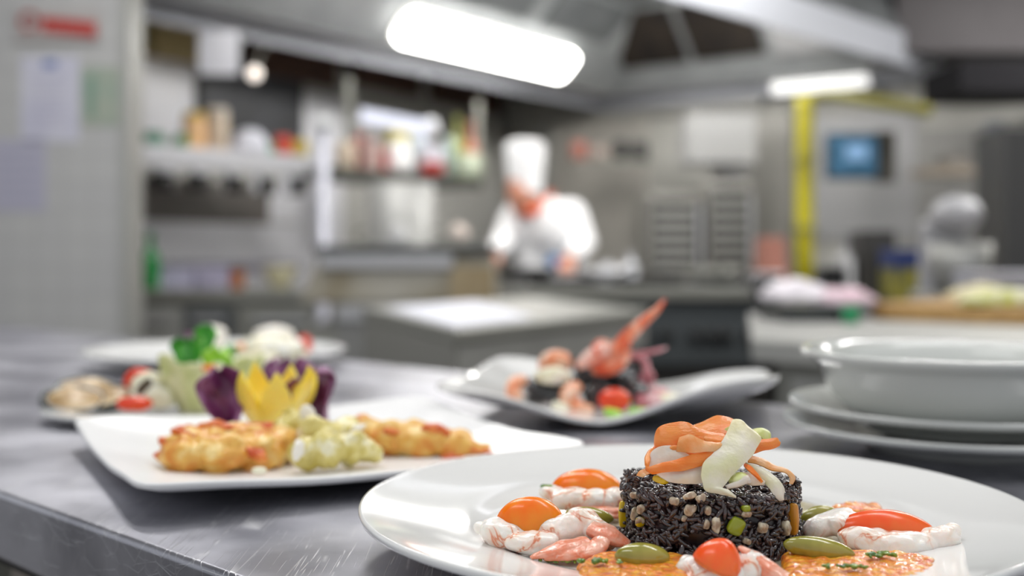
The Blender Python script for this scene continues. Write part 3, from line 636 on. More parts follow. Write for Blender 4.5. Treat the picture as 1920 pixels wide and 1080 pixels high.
def pan(px, Y, r, m, label, h=.05, zb=.938, ang=0, name='frying_pan', grp=None):
    o = thing(name, label, 'pan', (xat(px, Y), Y, zb), ang, grp)
    bm = bmesh.new(); add_lathe(bm, [(0, 0), (r*.82, 0), (r*.9, .008), (r, h), (r*.96, h), (r*.85, .012), (0, .006)], 32); mk('pan_body', bm, m, o)
    bm = bmesh.new(); add_tube(bm, [(-r*.95, 0, h*.8), (-r*1.5, 0, h*1.1), (-r*2.2, 0, h*1.3)], .009, 8, .6); mk('handle', bm, M['black'], o)
    return o
pan(985, 5.05, .13, M['dark'], 'black frying pan on the range in front of the cook', ang=.5)
pan(1130, 5.05, .12, M['steel_lip'], 'shiny steel pan on the range right of the cook', ang=2.7)
pan(1335, 5.05, .12, M['steel_dark'], 'grey pan at the right end of the range', ang=1.7)
for px, w, h, lab in ((1182, 28, 56, 'white squeeze bottle on the range right of the cook'), (1138, 26, 36, 'short white tub left of the squeeze bottle')):
    jar('squeeze_bottle' if h > 50 else 'plastic_tub', px, 0, 5.45, w, h, mat('squeeze_white', 'd8dadf', .4), lab, 'bottle' if h > 50 else 'tub', 'bottle' if h > 50 else None, zb=.9158)
def wbox(name, px0, px1, py0, py1, Y, depth, m, label, cat, **k): return box_at(name, px0, px1, py0, py1, Y, depth, m, label, cat, **k)
# steel wall cladding behind the cook
def onback(px0, px1, py0, py1, m, name, kind='structure', label=None, cat=None, off=0.0, th=.03):
    def hit(px):
        k = (px-960)/FPX; a0 = Vector(CORN); a1 = Vector((3.6, 5.6)); d = a1-a0
        return a0+d*((k*a0.y-a0.x)/(d.x-k*d.y))
    a, b = hit(px0), hit(px1); d = (b-a).normalized(); nr = Vector((d.y, -d.x)); a2, b2 = a+nr*off, b+nr*off
    ym = (a.y+b.y)/2
    return tag(prism_obj(name, [a2+nr*th, b2+nr*th, b2, a2], zat(py1, ym), zat(py0, ym), m, None, 0), label, cat, None, kind)
onback(1046, 1215, 225, 545, mat('steel_cladding', 'bdb9b2', .5, .1, col2='b0ada6', scale=3), 'wall_cladding')
onback(968, 1046, 200, 545, mat('grey_cladding', 'a3a29e', .5, .1), 'wall_column', th=.06)
onback(965, 1440, 172, 222, mat('grey_cornice', '9a9994', .5), 'trim_2', th=.08)
onback(1425, 1500, 215, 545, mat('column_grey', '93918c', .5), 'wall_pier', th=.15)
onback(1500, 1720, 215, 450, mat('white_grey', 'acacae', .5), 'wall_panel', th=.02)
onback(1720, 1840, 240, 470, mat('grey_panel', '9c9b98', .5), 'wall_panel', th=.02)
onback(1850, 1885, 230, 500, mat('pale_pipe', '8e9199', .5), 'wall_strip', th=.06)
# narrow spice shelf
t = thing('spice_rack', 'small dark wall rack with a reddish jar to the right of the cook hat', 'rack', pt(1150, 300, 7.0))
bm = bmesh.new(); add_box(bm, (0, .06, -.01), (.5, .14, .02)); mk('shelf_board', bm, M['steel_dark'], t, False)
for i, (dx, w, h, c) in enumerate(((-.21, .11, .12, 'a36a5e'), (-.08, .13, .09, '9b8d85'), (.05, .1, .13, '3c3b3a'), (.17, .12, .12, '444342'))):
    bm = bmesh.new(); add_lathe(bm, [(0, 0), (w/2, 0), (w/2, h*.8), (w*.4, h), (0, h)], 20, Matrix.Translation((dx, .06, .0))); mk('jar', bm, mat('rack_jar', c, .4), t)
# combi oven / tray racks
def rack(px0, px1, pyt, Y, label, n, bodycol, name='oven'):
    a = xat(px0, Y); b = xat(px1, Y); zt = zat(pyt, Y); t = thing(name, label, 'oven', ((a+b)/2, Y, 0)); w = b-a
    bm = bmesh.new(); add_box(bm, (0, .32, zt/2), (w, .6, zt)); bevel_mod(mk('body', bm, mat('oven_body', bodycol, .42, .3), t, False), .01)
    bm = bmesh.new(); add_box(bm, (0, .01, (zt+.92)/2), (w*.8, .02, (zt-.92)*.86)); d = mk('glass_door', bm, mat('oven_glass', '4b4a46', .25), t, False)
    for k in range(n):
        bm = bmesh.new(); add_box(bm, (0, -.008, .97+(zt-1.0)*k/n), (w*.74, .012, .018)); mk('oven_rack', bm, M['steel_soft'], d, False)
    bm = bmesh.new(); add_box(bm, (w*.44, -.02, (zt+.92)/2), (.02, .03, (zt-.92)*.7)); mk('handle', bm, M['steel_lip'], t, False)
    return t
rack(1212, 1316, 362, 6.3, 'grey oven with racks between the cook and white panel', 6, '86847f')
rack(1326, 1412, 340, 6.3, 'taller pale grey oven left of the grey pier', 7, '94928d')
tag(wbox('extractor_box', 1290, 1418, 212, 305, 6.35, .4, mat('white_casing', 'a2a2a2', .45), 'white casing above the taller oven', 'casing'), None)
t = thing('steel_bowls', 'stack of pale steel bowls on top of the ovens', 'bowls', pt(1368, 339, 6.6))
for k in range(3):
    bm = bmesh.new(); add_lathe(bm, [(0, 0), (.06, 0), (.12, .03), (.125, .03), (.065, -.004), (0, -.004)], 28, Matrix.Translation((0, 0, .005+k*.012))); mk('bowl', bm, M['steel_lip'], t)
# yellow gas pipe
t = thing('gas_pipe', 'bright yellow vertical gas pipe with an elbow under the hood', 'pipe', (0, 0, 0))
Yp = 6.0; X = xat(1509, Yp)
bm = bmesh.new(); add_tube(bm, [(X, Yp, .62), (X, Yp, 1.2), (X, Yp, zat(210, Yp)), (X, Yp, zat(178, Yp))], .047, 18, k=1); mk('vertical_pipe', bm, M['yellow'], t)
bm = bmesh.new(); add_tube(bm, [(X, Yp, zat(186, Yp)), (X+.13, Yp-.05, zat(180, Yp)), (xat(1640, 5.7), 5.7, zat(190, 5.7)), (xat(1745, 5.5), 5.5, zat(208, 5.5))], .03, 14); mk('branch_pipe', bm, mat('pipe_olive', '7c7720', .5), t)
for py in (300, 430):
    bm = bmesh.new(); add_lathe(bm, [(.045, -.02), (.056, -.02), (.056, .02), (.045, .02)], 20, Matrix.Translation((X, Yp, zat(py, Yp)))); mk('clamp', bm, mat('clamp', '8c8730', .5), t)
# monitor
t = thing('wall_monitor', 'blue lit monitor on a dark bracket right of the yellow pipe', 'monitor', pt(1597, 293, 6.0))
w, h = 100*6/FPX, 88*6/FPX
bm = bmesh.new(); add_box(bm, (0, 0, 0), (w, .04, h)); bevel_mod(mk('housing', bm, mat('monitor_dark', '24333d', .4), t, False), .006)
bm = bmesh.new(); add_box(bm, (0, -.022, 0), (w*.88, .004, h*.84)); mk('screen', bm, mat('screen_blue', '2c4f66', .2, emit=.6, col2='3f6480', scale=12), t, False)
bm = bmesh.new(); add_box(bm, (.02, -.026, .02), (w*.4, .003, h*.3)); mk('screen_window', bm, mat('screen_light', '6f8fb0', .3, emit=.8), t, False)
bm = bmesh.new(); add_box(bm, (w/2+.05, .05, 0), (.1, .06, h*1.1)); mk('bracket', bm, mat('bracket_brown', '57534c', .5), t, False)
# items along the right wall
t = thing('wall_shelf', 'thin grey brown shelf on the wall above the mixer', 'shelf', pt(1780, 322, 5.6))
bm = bmesh.new(); add_box(bm, (0, .05, 0), (.3, .18, .03)); mk('shelf_board', bm, mat('shelf_tan', '85796b', .5), t, False)
bm = bmesh.new(); add_box(bm, (.04, .05, .05), (.12, .12, .06)); mk('box', bm, mat('shelf_box', '6f6a64', .5), t, False)
jar('water_jug', 1584, 0, 3.75, 40, 120, mat('jug_grey', 'aaa9a9', .3), 'tall pale grey jug between the yellow pipe and dark bin', 'jug', 'bottle', zb=.9005)
tag(wbox('dark_cabinet', 1885, 2100, 240, 560, 4.6, .3, mat('cab_dark', '3d3d3e', .5), 'dark cabinet cut by the right frame edge', 'cabinet', zbase=.0), None)
# cabinets under the back wall to close the floor line
t = thing('wall_cabinet', 'grey base cabinets behind the range and yellow pipe', 'cabinet', (0, 0, 0))
prism_obj('worktop', [(xat(1460, 5.2), 5.2), (xat(1960, 5.0), 5.0), (xat(1960, 5.0), 5.5), (xat(1460, 5.2), 5.7)], .86, .9, M['steel_soft'], t)
prism_obj('cabinet_body', [(xat(1460, 5.2)+.01, 5.23), (xat(1960, 5.0), 5.03), (xat(1960, 5.0), 5.5), (xat(1460, 5.2)+.01, 5.7)], .05, .86, M['hooddark'], t)

# ------------------------------------------------------------------ ceiling tube fixtures (the room lamps above)
for i, (x, y, z, r, p) in enumerate(LAMPS):
    t = thing('ceiling_lamp', 'ceiling tube lamp fixture outside the picture', 'lamp', (x, y, z), r, 'ceiling tube lamps')
    bm = bmesh.new(); add_box(bm, (0, 0, .02), (1.25, .2, .04)); mk('housing', bm, M['white'], t, False)
    bm = bmesh.new(); add_box(bm, (0, 0, -.015), (1.18, .17, .03)); mk('diffuser', bm, mat('ceiling_glow', 'ffffff', .4, emit=3), t, False)
    bm = bmesh.new(); add_box(bm, (-.5, 0, (3.0-z)/2+.02), (.012, .012, 3.0-z-.04)); mk('rod', bm, M['steel_dark'], t, False)
    bm = bmesh.new(); add_box(bm, (.5, 0, (3.0-z)/2+.02), (.012, .012, 3.0-z-.04)); mk('rod', bm, M['steel_dark'], t, False)

# ------------------------------------------------------------------ the cook
def skin_mesh(name, nodes, edges, m, parent, root=0, sub=2, wide=None):
    me = bpy.data.meshes.new(name); names = list(nodes); ix = {n: i for i, n in enumerate(names)}
    me.from_pydata([nodes[n][:3] for n in names], [(ix[a], ix[b]) for a, b in edges], []); me.materials.append(m)
    o = bpy.data.objects.new(name, me); COL.objects.link(o); o.parent = parent
    md = o.modifiers.new('skin', 'SKIN'); md.use_smooth_shade = True
    for n in names:
        v = me.skin_vertices[0].data[ix[n]]; r = nodes[n][3]; v.radius = r if isinstance(r, tuple) else (r, r); v.use_root = (ix[n] == root)
    sb_ = o.modifiers.new('sub', 'SUBSURF'); sb_.levels = sub; sb_.render_levels = sub
    return o
YC = 5.95
ck = thing('chef', 'person in white chef jacket, tall white hat and orange neckerchief bending over the range', 'person', (xat(1035, YC), YC, 0))
# local coordinates: x right in the picture, y away from the camera, z up; the cook leans to the left and towards us
def L_(px, py, y): return ((px-960)*(YC+y)/FPX-xat(1035, YC), y, CZ-(py-HY)*(YC+y)/FPX)
hip = L_(1040, 505, .10); hip = (hip[0], .10, .95)
ch = L_(1025, 430, 0); neck = L_(1003, 398, -.05); hd_ = L_(983, 372, -.10)
sR = L_(1068, 408, .02); eR = L_(1092, 455, -.05); wR = L_(1078, 478, -.22); hR = L_(1062, 492, -.28)
sL = L_(968, 412, -.02); eL = L_(945, 452, -.10); wL = L_(930, 470, -.24); hL = L_(922, 480, -.30)
nodes = {'hip': hip+(.15,), 'waist': ((hip[0]+ch[0])/2, .06, (hip[2]+ch[2])/2, .135), 'chest': ch+(.15,), 'neck': neck+(.06,), 'throat': L_(995, 388, -.07)+(.055,),
         'sR': sR+(.075,), 'eR': eR+(.05,), 'wR': wR+(.032,), 'sL': sL+(.075,), 'eL': eL+(.05,), 'wL': wL+(.032,),
         'hipR': (hip[0]+.1, .12, .86, .1), 'kR': (hip[0]+.1, .10, .48, .062), 'aR': (hip[0]+.1, .14, .09, .04), 'tR': (hip[0]+.11, .0, .035, .03),
         'hipL': (hip[0]-.1, .12, .86, .1), 'kL': (hip[0]-.1, .08, .48, .062), 'aL': (hip[0]-.1, .14, .09, .04), 'tL': (hip[0]-.12, .0, .035, .03),
         'head': hd_+(.085,), 'top': L_(980, 350, -.10)+(.08,), 'pR': hR+(.03,), 'pL': hL+(.03,)}
edges = [('hip', 'waist'), ('waist', 'chest'), ('chest', 'neck'), ('neck', 'throat'), ('throat', 'head'), ('head', 'top'), ('chest', 'sR'), ('sR', 'eR'), ('eR', 'wR'),
         ('chest', 'sL'), ('sL', 'eL'), ('eL', 'wL'), ('hip', 'hipR'), ('hipR', 'kR'), ('kR', 'aR'), ('aR', 'tR'), ('hip', 'hipL'), ('hipL', 'kL'), ('kL', 'aL'), ('aL', 'tL'), ('wR', 'pR'), ('wL', 'pL')]
for s_, P_, d in (('R', hR, 1), ('L', hL, -1)):
    for k in range(4):
        a = (P_[0]+(k-1.5)*.019, P_[1]-.03, P_[2]-.01); b = (P_[0]+(k-1.5)*.022, P_[1]-.055, P_[2]-.03); c = (P_[0]+(k-1.5)*.02, P_[1]-.06, P_[2]-.05)
        nodes['f%s%da' % (s_, k)] = a+(.010,); nodes['f%s%db' % (s_, k)] = b+(.009,); nodes['f%s%dc' % (s_, k)] = c+(.008,)
        edges += [('p'+s_, 'f%s%da' % (s_, k)), ('f%s%da' % (s_, k), 'f%s%db' % (s_, k)), ('f%s%db' % (s_, k), 'f%s%dc' % (s_, k))]
    nodes['t%sa' % s_] = (P_[0]-d*.035, P_[1]-.01, P_[2]-.005, .011); nodes['t%sb' % s_] = (P_[0]-d*.045, P_[1]-.035, P_[2]-.02, .009)
    edges += [('w'+s_, 't%sa' % s_), ('t%sa' % s_, 't%sb' % s_)]
def union(name, limbs, m, vox, blobs=(), sm_it=6):
    """limbs (lists of node tuples x,y,z,r) fused into one continuous surface"""
    bm = bmesh.new()
    for P_ in limbs:
        for a, b in zip(P_, P_[1:]):
            add_tube(bm, [a[:3], b[:3]], [a[3], b[3]], 16, 1.0, 1, up=Vector((.13, 1, .07)))
        for a in P_: add_blob(bm, a[:3], (a[3],)*3, sub=3)
    for b in blobs: add_blob(bm, *b[:2], rot=b[2] if len(b) > 2 else (0, 0, 0), sub=4)
    o = mk(name, bm, m, ck); md = o.modifiers.new('r', 'REMESH'); md.mode = 'VOXEL'; md.voxel_size = vox; md.use_smooth_shade = True
    q_ = o.modifiers.new('s', 'SMOOTH'); q_.iterations = sm_it; q_.factor = .5
    return o
def nd(*k): return [nodes[x] for x in k]
limbs = [nd('hip', 'waist', 'chest', 'neck', 'throat', 'head', 'top'), nd('chest', 'sR', 'eR', 'wR', 'pR'), nd('chest', 'sL', 'eL', 'wL', 'pL'), nd('hip', 'hipR', 'kR', 'aR', 'tR'), nd('hip', 'hipL', 'kL', 'aL', 'tL')]
for s_ in 'RL':
    for k in range(4): limbs.append([nodes['p'+s_][:3]+(.012,)]+nd('f%s%da' % (s_, k), 'f%s%db' % (s_, k), 'f%s%dc' % (s_, k)))
    limbs.append([nodes['w'+s_][:3]+(.014,)]+nd('t%sa' % s_, 't%sb' % s_))
union('body', limbs, M['skin'], .0045, sm_it=3)
lowj = L_(1000, 505, .0)
union('jacket', [[(hip[0], .09, .86, .175), ((hip[0]+ch[0])/2, .05, (hip[2]+ch[2])/2, .165), ch+(.172,), neck+(.085,)],
                 [L_(1000, 440, .02)+(.13,), lowj+(.12,)], [ch+(.15,), sR+(.100,), eR+(.072,), wR+(.052,)], [ch+(.13,), sL+(.092,), eL+(.066,), wL+(.048,)]], M['cloth'], .010)
union('trousers', [[(hip[0], .10, .90, .155), (hip[0]+.1, .12, .82, .115), (hip[0]+.1, .10, .48, .08), (hip[0]+.1, .14, .11, .065)],
                   [(hip[0], .10, .90, .155), (hip[0]-.1, .12, .82, .115), (hip[0]-.1, .08, .48, .08), (hip[0]-.1, .14, .11, .065)]], mat('dark_trousers', '34363c', .8), .010)
for d in (-1, 1):
    bm = bmesh.new(); add_blob(bm, (hip[0]+d*.11, .06, .045), (.05, .14, .045), pw=.8, sub=3); mk('shoe', bm, M['black'], ck)
# head details: nose, eyes, mouth, ears on the tilted head, looking down to the left
hv = Vector(hd_); Mh = Matrix.Translation(hv) @ Euler((.55, .12, -.45)).to_matrix().to_4x4()
def hpt(x, y, z): return Mh @ Vector((x, y, z))
bm = bmesh.new(); add_blob(bm, hv, (.077, .095, .105), rot=(.55, .12, -.45), sub=4); add_blob(bm, hpt(0, -.098, -.01), (.014, .02, .024), sub=2)
for d in (-1, 1): add_blob(bm, hpt(d*.078, 0, -.01), (.01, .02, .03), sub=2)
mk('face', bm, M['skin'], ck)
for d in (-1, 1):
    bm = bmesh.new(); add_blob(bm, hpt(d*.03, -.086, .02), (.011, .008, .007), sub=2); mk('eye', bm, M['black'], ck)
bm = bmesh.new(); add_blob(bm, hpt(0, -.090, -.052), (.022, .008, .006), sub=2); mk('mouth', bm, mat('lips', 'a85850', .5), ck)
bm = bmesh.new(); add_blob(bm, hpt(0, .03, .03), (.082, .088, .085), sub=3); mk('hair', bm, mat('dark_hair', '3a2c24', .7), ck)
# toque
b0 = Vector(L_(985, 366, -.10)); b1 = Vector(L_(985, 270, -.06)); ax = (b1-b0); hh = ax.length
Mt = Matrix.Translation(b0) @ ax.to_track_quat('Z', 'Y').to_matrix().to_4x4()
bm = bmesh.new(); seg = 48; prof = [(.086, 0), (.088, .04), (.088, .07), (.090, .08), (.094, .14), (.101, hh*.8), (.103, hh*.95), (.09, hh), (0, hh+.006)]; rings = []
for r, z in prof:
    if r == 0: rings.append([bm.verts.new(Mt @ Vector((0, 0, z)))]); continue
    rings.append([bm.verts.new(Mt @ Vector(((r+(.0035*math.cos(i*PI) if z > .075 else 0))*math.cos(2*PI*i/seg), (r+(.0035*math.cos(i*PI) if z > .075 else 0))*math.sin(2*PI*i/seg), z))) for i in range(seg)])
for a, b in zip(rings, rings[1:]):
    for i in range(seg):
        j = (i+1) % seg
        bm.faces.new((a[i], a[j], b[0]) if len(b) == 1 else (a[i], a[j], b[j], b[i]))
mk('chef_hat', bm, M['cloth'], ck)
# neckerchief
nk = [L_(1034, 364, .0), L_(1026, 377, -.05), L_(1010, 390, -.13), L_(994, 398, -.18), L_(984, 396, -.15)]
bm = bmesh.new(); add_tube(bm, nk, [.016, .020, .022, .022, .014], 12); add_blob(bm, L_(992, 402, -.20), (.018, .014, .016), sub=2); mk('neckerchief', bm, M['orange'], ck)
bm = bmesh.new(); add_blob(bm, L_(1040, 492, -.20), (.04, .02, .035), amp=.01, freq=30, sub=3); mk('blue_cloth', bm, mat('blue_cloth', '4a86c4', .7), ck)

# =================================================================== plates
def plate(name, label, cx, cy, R, m, rot=0, n=2, rim=.02, well=.6, wz=.0065, corner=0, cp=1.5, th=.004, seg=192, foot=.55, group=None, lift=0.0, rise=1.3, cat='plate', skew=None, step=1.0, shear=0):
    prof = []   # (r fraction, height without corner, weight of the corner lift)
    for k in range(6): prof.append((well*k/5, wz, 0))
    prof.append((well+.03, wz+.0008*step, .02)); prof.append((well+.06, wz+.0026*step, .05)); prof.append((well+.09, wz+.0036*step, .08))
    w1 = well+.09; z1 = wz+.0036*step; 
    for k in range(1, 9):
        t = k/8; prof.append((w1+(1-w1-.012)*t, z1+(rim-z1)*t**rise, .08+.92*t**1.6))
    prof += [(.996, rim+.0002, 1), (1.0, rim-th*.35, 1), (.996, rim-th*.8, 1)]
    for k in range(1, 8):
        t = 1-k/8; r = foot+.05+(1-foot-.05)*t; prof.append((r, max(.0030, z1-.004+(rim-z1-th+.004)*t**rise), (.05+.95*t**1.4)*.97))
    prof += [(foot+.02, .002, 0), (foot+.012, 0, 0), (foot-.01, 0, 0), (foot-.02, .0022, 0), (.2, .0022, 0), (0, .0022, 0)]
    bm = bmesh.new(); rings = []
    for r, z, w in prof:
        if r == 0: rings.append([bm.verts.new((0, 0, z))]); continue
        rg = []
        for i in range(seg):
            a = 2*PI*i/seg; nn = 2+(n-2)*sm(r*1.2)
            rho = (abs(math.cos(a))**nn+abs(math.sin(a))**nn)**(-1/nn)
            cz = corner*w*abs(math.sin(2*a))**cp
            if skew: cz += w*skew(a)
            yy = R*r*rho*math.sin(a); rg.append(bm.verts.new((R*r*rho*math.cos(a)+shear*(yy/R+1)/2, yy, z+cz)))
        rings.append(rg)
    for a, b in zip(rings, rings[1:]):
        for i in range(seg):
            j = (i+1) % seg
            if len(a) == 1: bm.faces.new((a[0], b[i], b[j]))
            elif len(b) == 1: bm.faces.new((a[i], a[j], b[0]))
            else: bm.faces.new((a[i], a[j], b[j], b[i]))
    o = mk(name, bm, m, None, True, loc=(cx, cy, .9002+lift)); o.rotation_euler.z = rot
    return tag(o, label, cat, group)
PX, PY = .084, .527
plate('dinner_plate', 'large round white plate in the foreground holding the black rice', PX, PY, .155, M['china'], rim=.0195, well=.60, wz=.0070, foot=.58)
plate('square_plate', 'square white plate with fried pieces and the yellow pepper flower', -.1315, .741, .1345, M['china3'], rot=math.radians(28), n=20, rim=.0140, well=.40, wz=.0065, corner=.005, cp=4, foot=.42, rise=1.9, step=.1)
plate('curved_plate', 'white square plate with upswept corners carrying the black seafood salad', .085, .985, .134, M['china'], rot=math.radians(-7), n=14, rim=.0095, well=.30, wz=.0065, corner=.024, cp=2.2, foot=.36, rise=1.6, th=.0045, step=.05,
      skew=lambda a: (-.010*math.sin(2*a) if math.cos(a) > 0 else 0.0)+(.020 if math.cos(a) < 0 else .018)*(1-abs(math.sin(2*a))**2.2)*sm((abs(math.cos(a))-.55)/.4), shear=.018)
plate('oval_plate', 'thin white plate at the far left under grilled aubergine slices', -.284, .962, .106, M['china'], n=2.6, rim=.0105, well=.72, wz=.0055, foot=.6)
plate('dinner_plate', 'round white plate at the back of the table behind the green salad', -.36, 1.365, .156, M['china'], rim=.023, well=.60, wz=.0065, foot=.50)
# stacked crockery at the right
BX, BY = .309, .782
plate('saucer', 'lower of the two grey white plates under the bowl', BX+.002, BY, .118, M['china2'], rim=.0205, well=.55, wz=.007, foot=.5, group=None, rise=1.2)
plate('saucer', 'upper plate of the two directly beneath the stacked bowl', BX, BY+.002, .112, M['china2'], rim=.0205, well=.55, wz=.007, foot=.5, lift=.0125, rise=1.2)
bm = bmesh.new()
bp = [(0, .004), (.052, .004), (.054, 0), (.061, 0), (.065, .003), (.076, .009), (.084, .018), (.089, .028), (.0915, .036), (.094, .0395), (.099, .0415), (.1045, .0450), (.1050, .0475), (.102, .0488), (.095, .0478), (.090, .0440), (.087, .037), (.083, .026), (.075, .014), (.060, .008), (.02, .0068), (0, .0066)]
add_lathe(bm, bp, 96)
zb_ = .9002+.0125+.0082
tag(mk('soup_bowl', bm, M['china2'], None, True, loc=(BX, BY, zb_)), 'deep grey white bowl with flared rim on top of two plates at the right', 'bowl')

# =================================================================== food materials
M['rice'] = mat('black_rice', '261a1c', .20, col2='4a3230', scale=220, coat=.6, spec=.7, lo=.45, hi=.75)
M['ricecore'] = mat('rice_core', '1a1114', .3)
M['onion'] = mat('onion', 'e2d8bf', .2, sss=.4, sscol='e0c8a0', col2='a48f78', scale=260, coat=.5)
M['pepper_y'] = mat('yellow_pepper', 'd8b70c', .25, coat=.4)
M['carrot'] = mat('carrot_ribbon', 'f67a1e', .32, sss=.35, sscol='ff7030', col2='fa9a4c', scale=70, stretch=(1, 1, 3), lo=.35, hi=.7, bump=.15, bscale=500)
M['carrot_pale'] = mat('pale_carrot', 'f79a52', .34, sss=.35, sscol='ff9060', col2='f6b888', scale=90, bump=.15, bscale=500)
M['daikon'] = mat('white_radish', 'f8ecdc', .34, sss=.4, sscol='ffd8b8', col2='ecc9a8', scale=60, bump=.12, bscale=500)
M['celery'] = mat('cucumber_ribbon', 'e3e2ac', .35, sss=.4, sscol='e8f0a0', col2='ece4cb', scale=50, bump=.15, bscale=400)
M['greenrib'] = mat('green_ribbon', 'c4d06a', .35, sss=.3, sscol='c0e060', col2='e1e7a8', scale=90)
M['tomo'] = mat('orange_tomato', 'ff7a0c', .24, sss=.6, sscol='ff7a20', coat=.12, spec=.35, col2='fd9326', scale=60)
M['tomr'] = mat('red_orange_tomato', 'f85a20', .24, sss=.5, sscol='ff5a20', coat=.12, spec=.35, col2='f57032', scale=60)
M['olive'] = mat('green_olive', '8f8a2e', .2, sss=.2, sscol='b0b040', coat=.6, col2='a39a3e', scale=120)
M['pesto'] = mat('pesto', '3c6b1c', .2, coat=.5, col2='7f9a2c', scale=400)
M['tail'] = mat('prawn_tail', 'f4b49c', .28, sss=.3, sscol='ff8060', col2='ea8660', scale=110, lo=.42, hi=.6, col3='fbe2d6', bump=.4, bscale=220, coat=.3, stretch=(1, 1, 1))
def shrimp_mat():
    m = mat('prawn_flesh', 'f7ede4', .27, sss=.45, sscol='ffc8b0', coat=.35, bump=.25, bscale=260); nt = m.node_tree; N = nt.nodes; L = nt.links; b = N['Principled BSDF']
    tc = N.new('ShaderNodeTexCoord'); n = N.new('ShaderNodeTexNoise'); n.inputs['Scale'].default_value = 62; n.inputs['Detail'].default_value = 3; n.inputs['Distortion'].default_value = 1.0
    L.new(tc.outputs['Object'], n.inputs['Vector']); r = N.new('ShaderNodeValToRGB'); e = r.color_ramp.elements
    e[0].position = .43; e[0].color = lin('fbf3ea'); e[1].position = .50; e[1].color = lin('df8a62'); x = e.new(.475); x.color = lin('f6d8c4'); x = e.new(.525); x.color = lin('f8ddca'); x = e.new(.60); x.color = lin('f8eae0')
    L.new(n.outputs['Fac'], r.inputs[0]); n2 = N.new('ShaderNodeTexNoise'); n2.inputs['Scale'].default_value = 38; L.new(tc.outputs['Object'], n2.inputs['Vector'])
    g = N.new('ShaderNodeMapRange'); g.inputs['From Min'].default_value = .46; g.inputs['From Max'].default_value = .60; L.new(n2.outputs['Fac'], g.inputs[0])
    mx = N.new('ShaderNodeMixRGB'); mx.inputs['Color1'].default_value = lin('f8f0e8'); L.new(g.outputs[0], mx.inputs['Fac']); L.new(r.outputs[0], mx.inputs['Color2'])
    L.new(mx.outputs[0], b.inputs['Base Color']); return m
M['prawn'] = shrimp_mat()
def citrus_mat():
    m = mat('orange_segment', 'ee8a1e', .2, sss=.3, sscol='ff8010', coat=.6, bump=.9, bscale=420); nt = m.node_tree; N = nt.nodes; L = nt.links; b = N['Principled BSDF']
    tc = N.new('ShaderNodeTexCoord'); mp = N.new('ShaderNodeMapping'); mp.inputs['Scale'].default_value = (1, 2.2, 1); L.new(tc.outputs['Object'], mp.inputs[0])
    v = N.new('ShaderNodeTexVoronoi'); v.inputs['Scale'].default_value = 210; L.new(mp.outputs[0], v.inputs['Vector']); r = N.new('ShaderNodeValToRGB'); e = r.color_ramp.elements
    e[0].position = .1; e[0].color = lin('ffc238'); e[1].position = .85; e[1].color = lin('dd6a22'); x = e.new(.45); x.color = lin('fa981c'); L.new(v.outputs['Distance'], r.inputs[0]); L.new(r.outputs[0], b.inputs['Base Color']); return m
M['citrus'] = citrus_mat()

# =================================================================== the black rice tower
TX, TY, TR, TZ0, TZ1 = .0880, .4985, .0392, .9075, .9340
rt = thing('rice_timbale', 'round tower of glossy black rice in the centre of the front plate', 'rice', (TX, TY, TZ0))
random.seed(11)
bm = bmesh.new(); add_lathe(bm, [(0, 0), (TR-.002, 0), (TR-.0035, .012), (TR-.0035, .022), (TR-.006, .0245), (0, .0245)], 64); mk('rice_core', bm, M['ricecore'], rt)
gm = bmesh.new(); bmesh.ops.create_icosphere(gm, subdivisions=2, radius=1); gm.verts.ensure_lookup_table(); gv = [v.co.copy() for v in gm.verts]; gf = [[v.index for v in f.verts] for f in gm.faces]; gm.free()
verts = []; faces = []
def grain(c, d, L_, r):
    q = Vector((1, 0, 0)).rotation_difference(d.normalized()); o = len(verts); bend = random.uniform(-.12, .12)
    for v in gv:
        p = Vector((v.x*L_, v.y*r, v.z*r*.85)); p.z += bend*L_*(v.x*v.x-.5); verts.append(c+q @ p)
    faces.extend([[i+o for i in f] for f in gf])
def rnd(): return Vector((random.gauss(0, 1), random.gauss(0, 1), random.gauss(0, 1)))
for k in range(1700):
    a = random.uniform(0, 2*PI); h = random.uniform(.0008, .0255); rr = TR-.0022+random.uniform(-.0022, .0010)+(.0030*max(0, 1-h/.008))
    rr += .0012*math.sin(a*5+1)*math.sin(h*300)
    tn = Vector((-math.sin(a), math.cos(a), 0)); d = tn*random.gauss(0, 1)+Vector((0, 0, 1))*random.gauss(-.1, .8)+Vector((math.cos(a), math.sin(a), 0))*random.gauss(0, .35)
    grain(Vector((rr*math.cos(a), rr*math.sin(a), h)), d, random.uniform(.0028, .0038), random.uniform(.00120, .00155))
for k in range(750):
    a = random.uniform(0, 2*PI); rr = TR*math.sqrt(random.random())*.98
    d = rnd(); d.z *= .45; grain(Vector((rr*math.cos(a), rr*math.sin(a), .0250+random.uniform(-.0010, .0016)+.0010*noise.noise(Vector((math.cos(a)*rr*90, math.sin(a)*rr*90, 2))))), d, random.uniform(.0028, .0038), random.uniform(.00120, .00155))
for (px, py, n) in ((1185, 893, 9), (1222, 890, 5), (1180, 905, 8), (1475, 915, 9), (1482, 905, 4), (1300, 905, 6), (1400, 918, 8)):
    for k in range(n):
        c = pt(px+random.uniform(-12, 12), py+random.uniform(-3, 8), TY-.02)-Vector((TX, TY, TZ0)); c.z = max(c.z, .022); grain(c, rnd(), .0030, .0011)
for k in range(60):      # loose grains spilling round the foot
    a = random.uniform(0, 2*PI); rr = TR+random.uniform(.0005, .0045); d = rnd(); d.z *= .2; grain(Vector((rr*math.cos(a), rr*math.sin(a), .0014)), d, .0030, .0011)
for k in range(16):
    c = onz(1506+random.uniform(-14, 14), 992+random.uniform(-3, 7), .909)-Vector((TX, TY, TZ0)); c.z = .0014+random.uniform(0, .003); d = rnd(); d.z *= .4; grain(c, d, .0030, .0011)
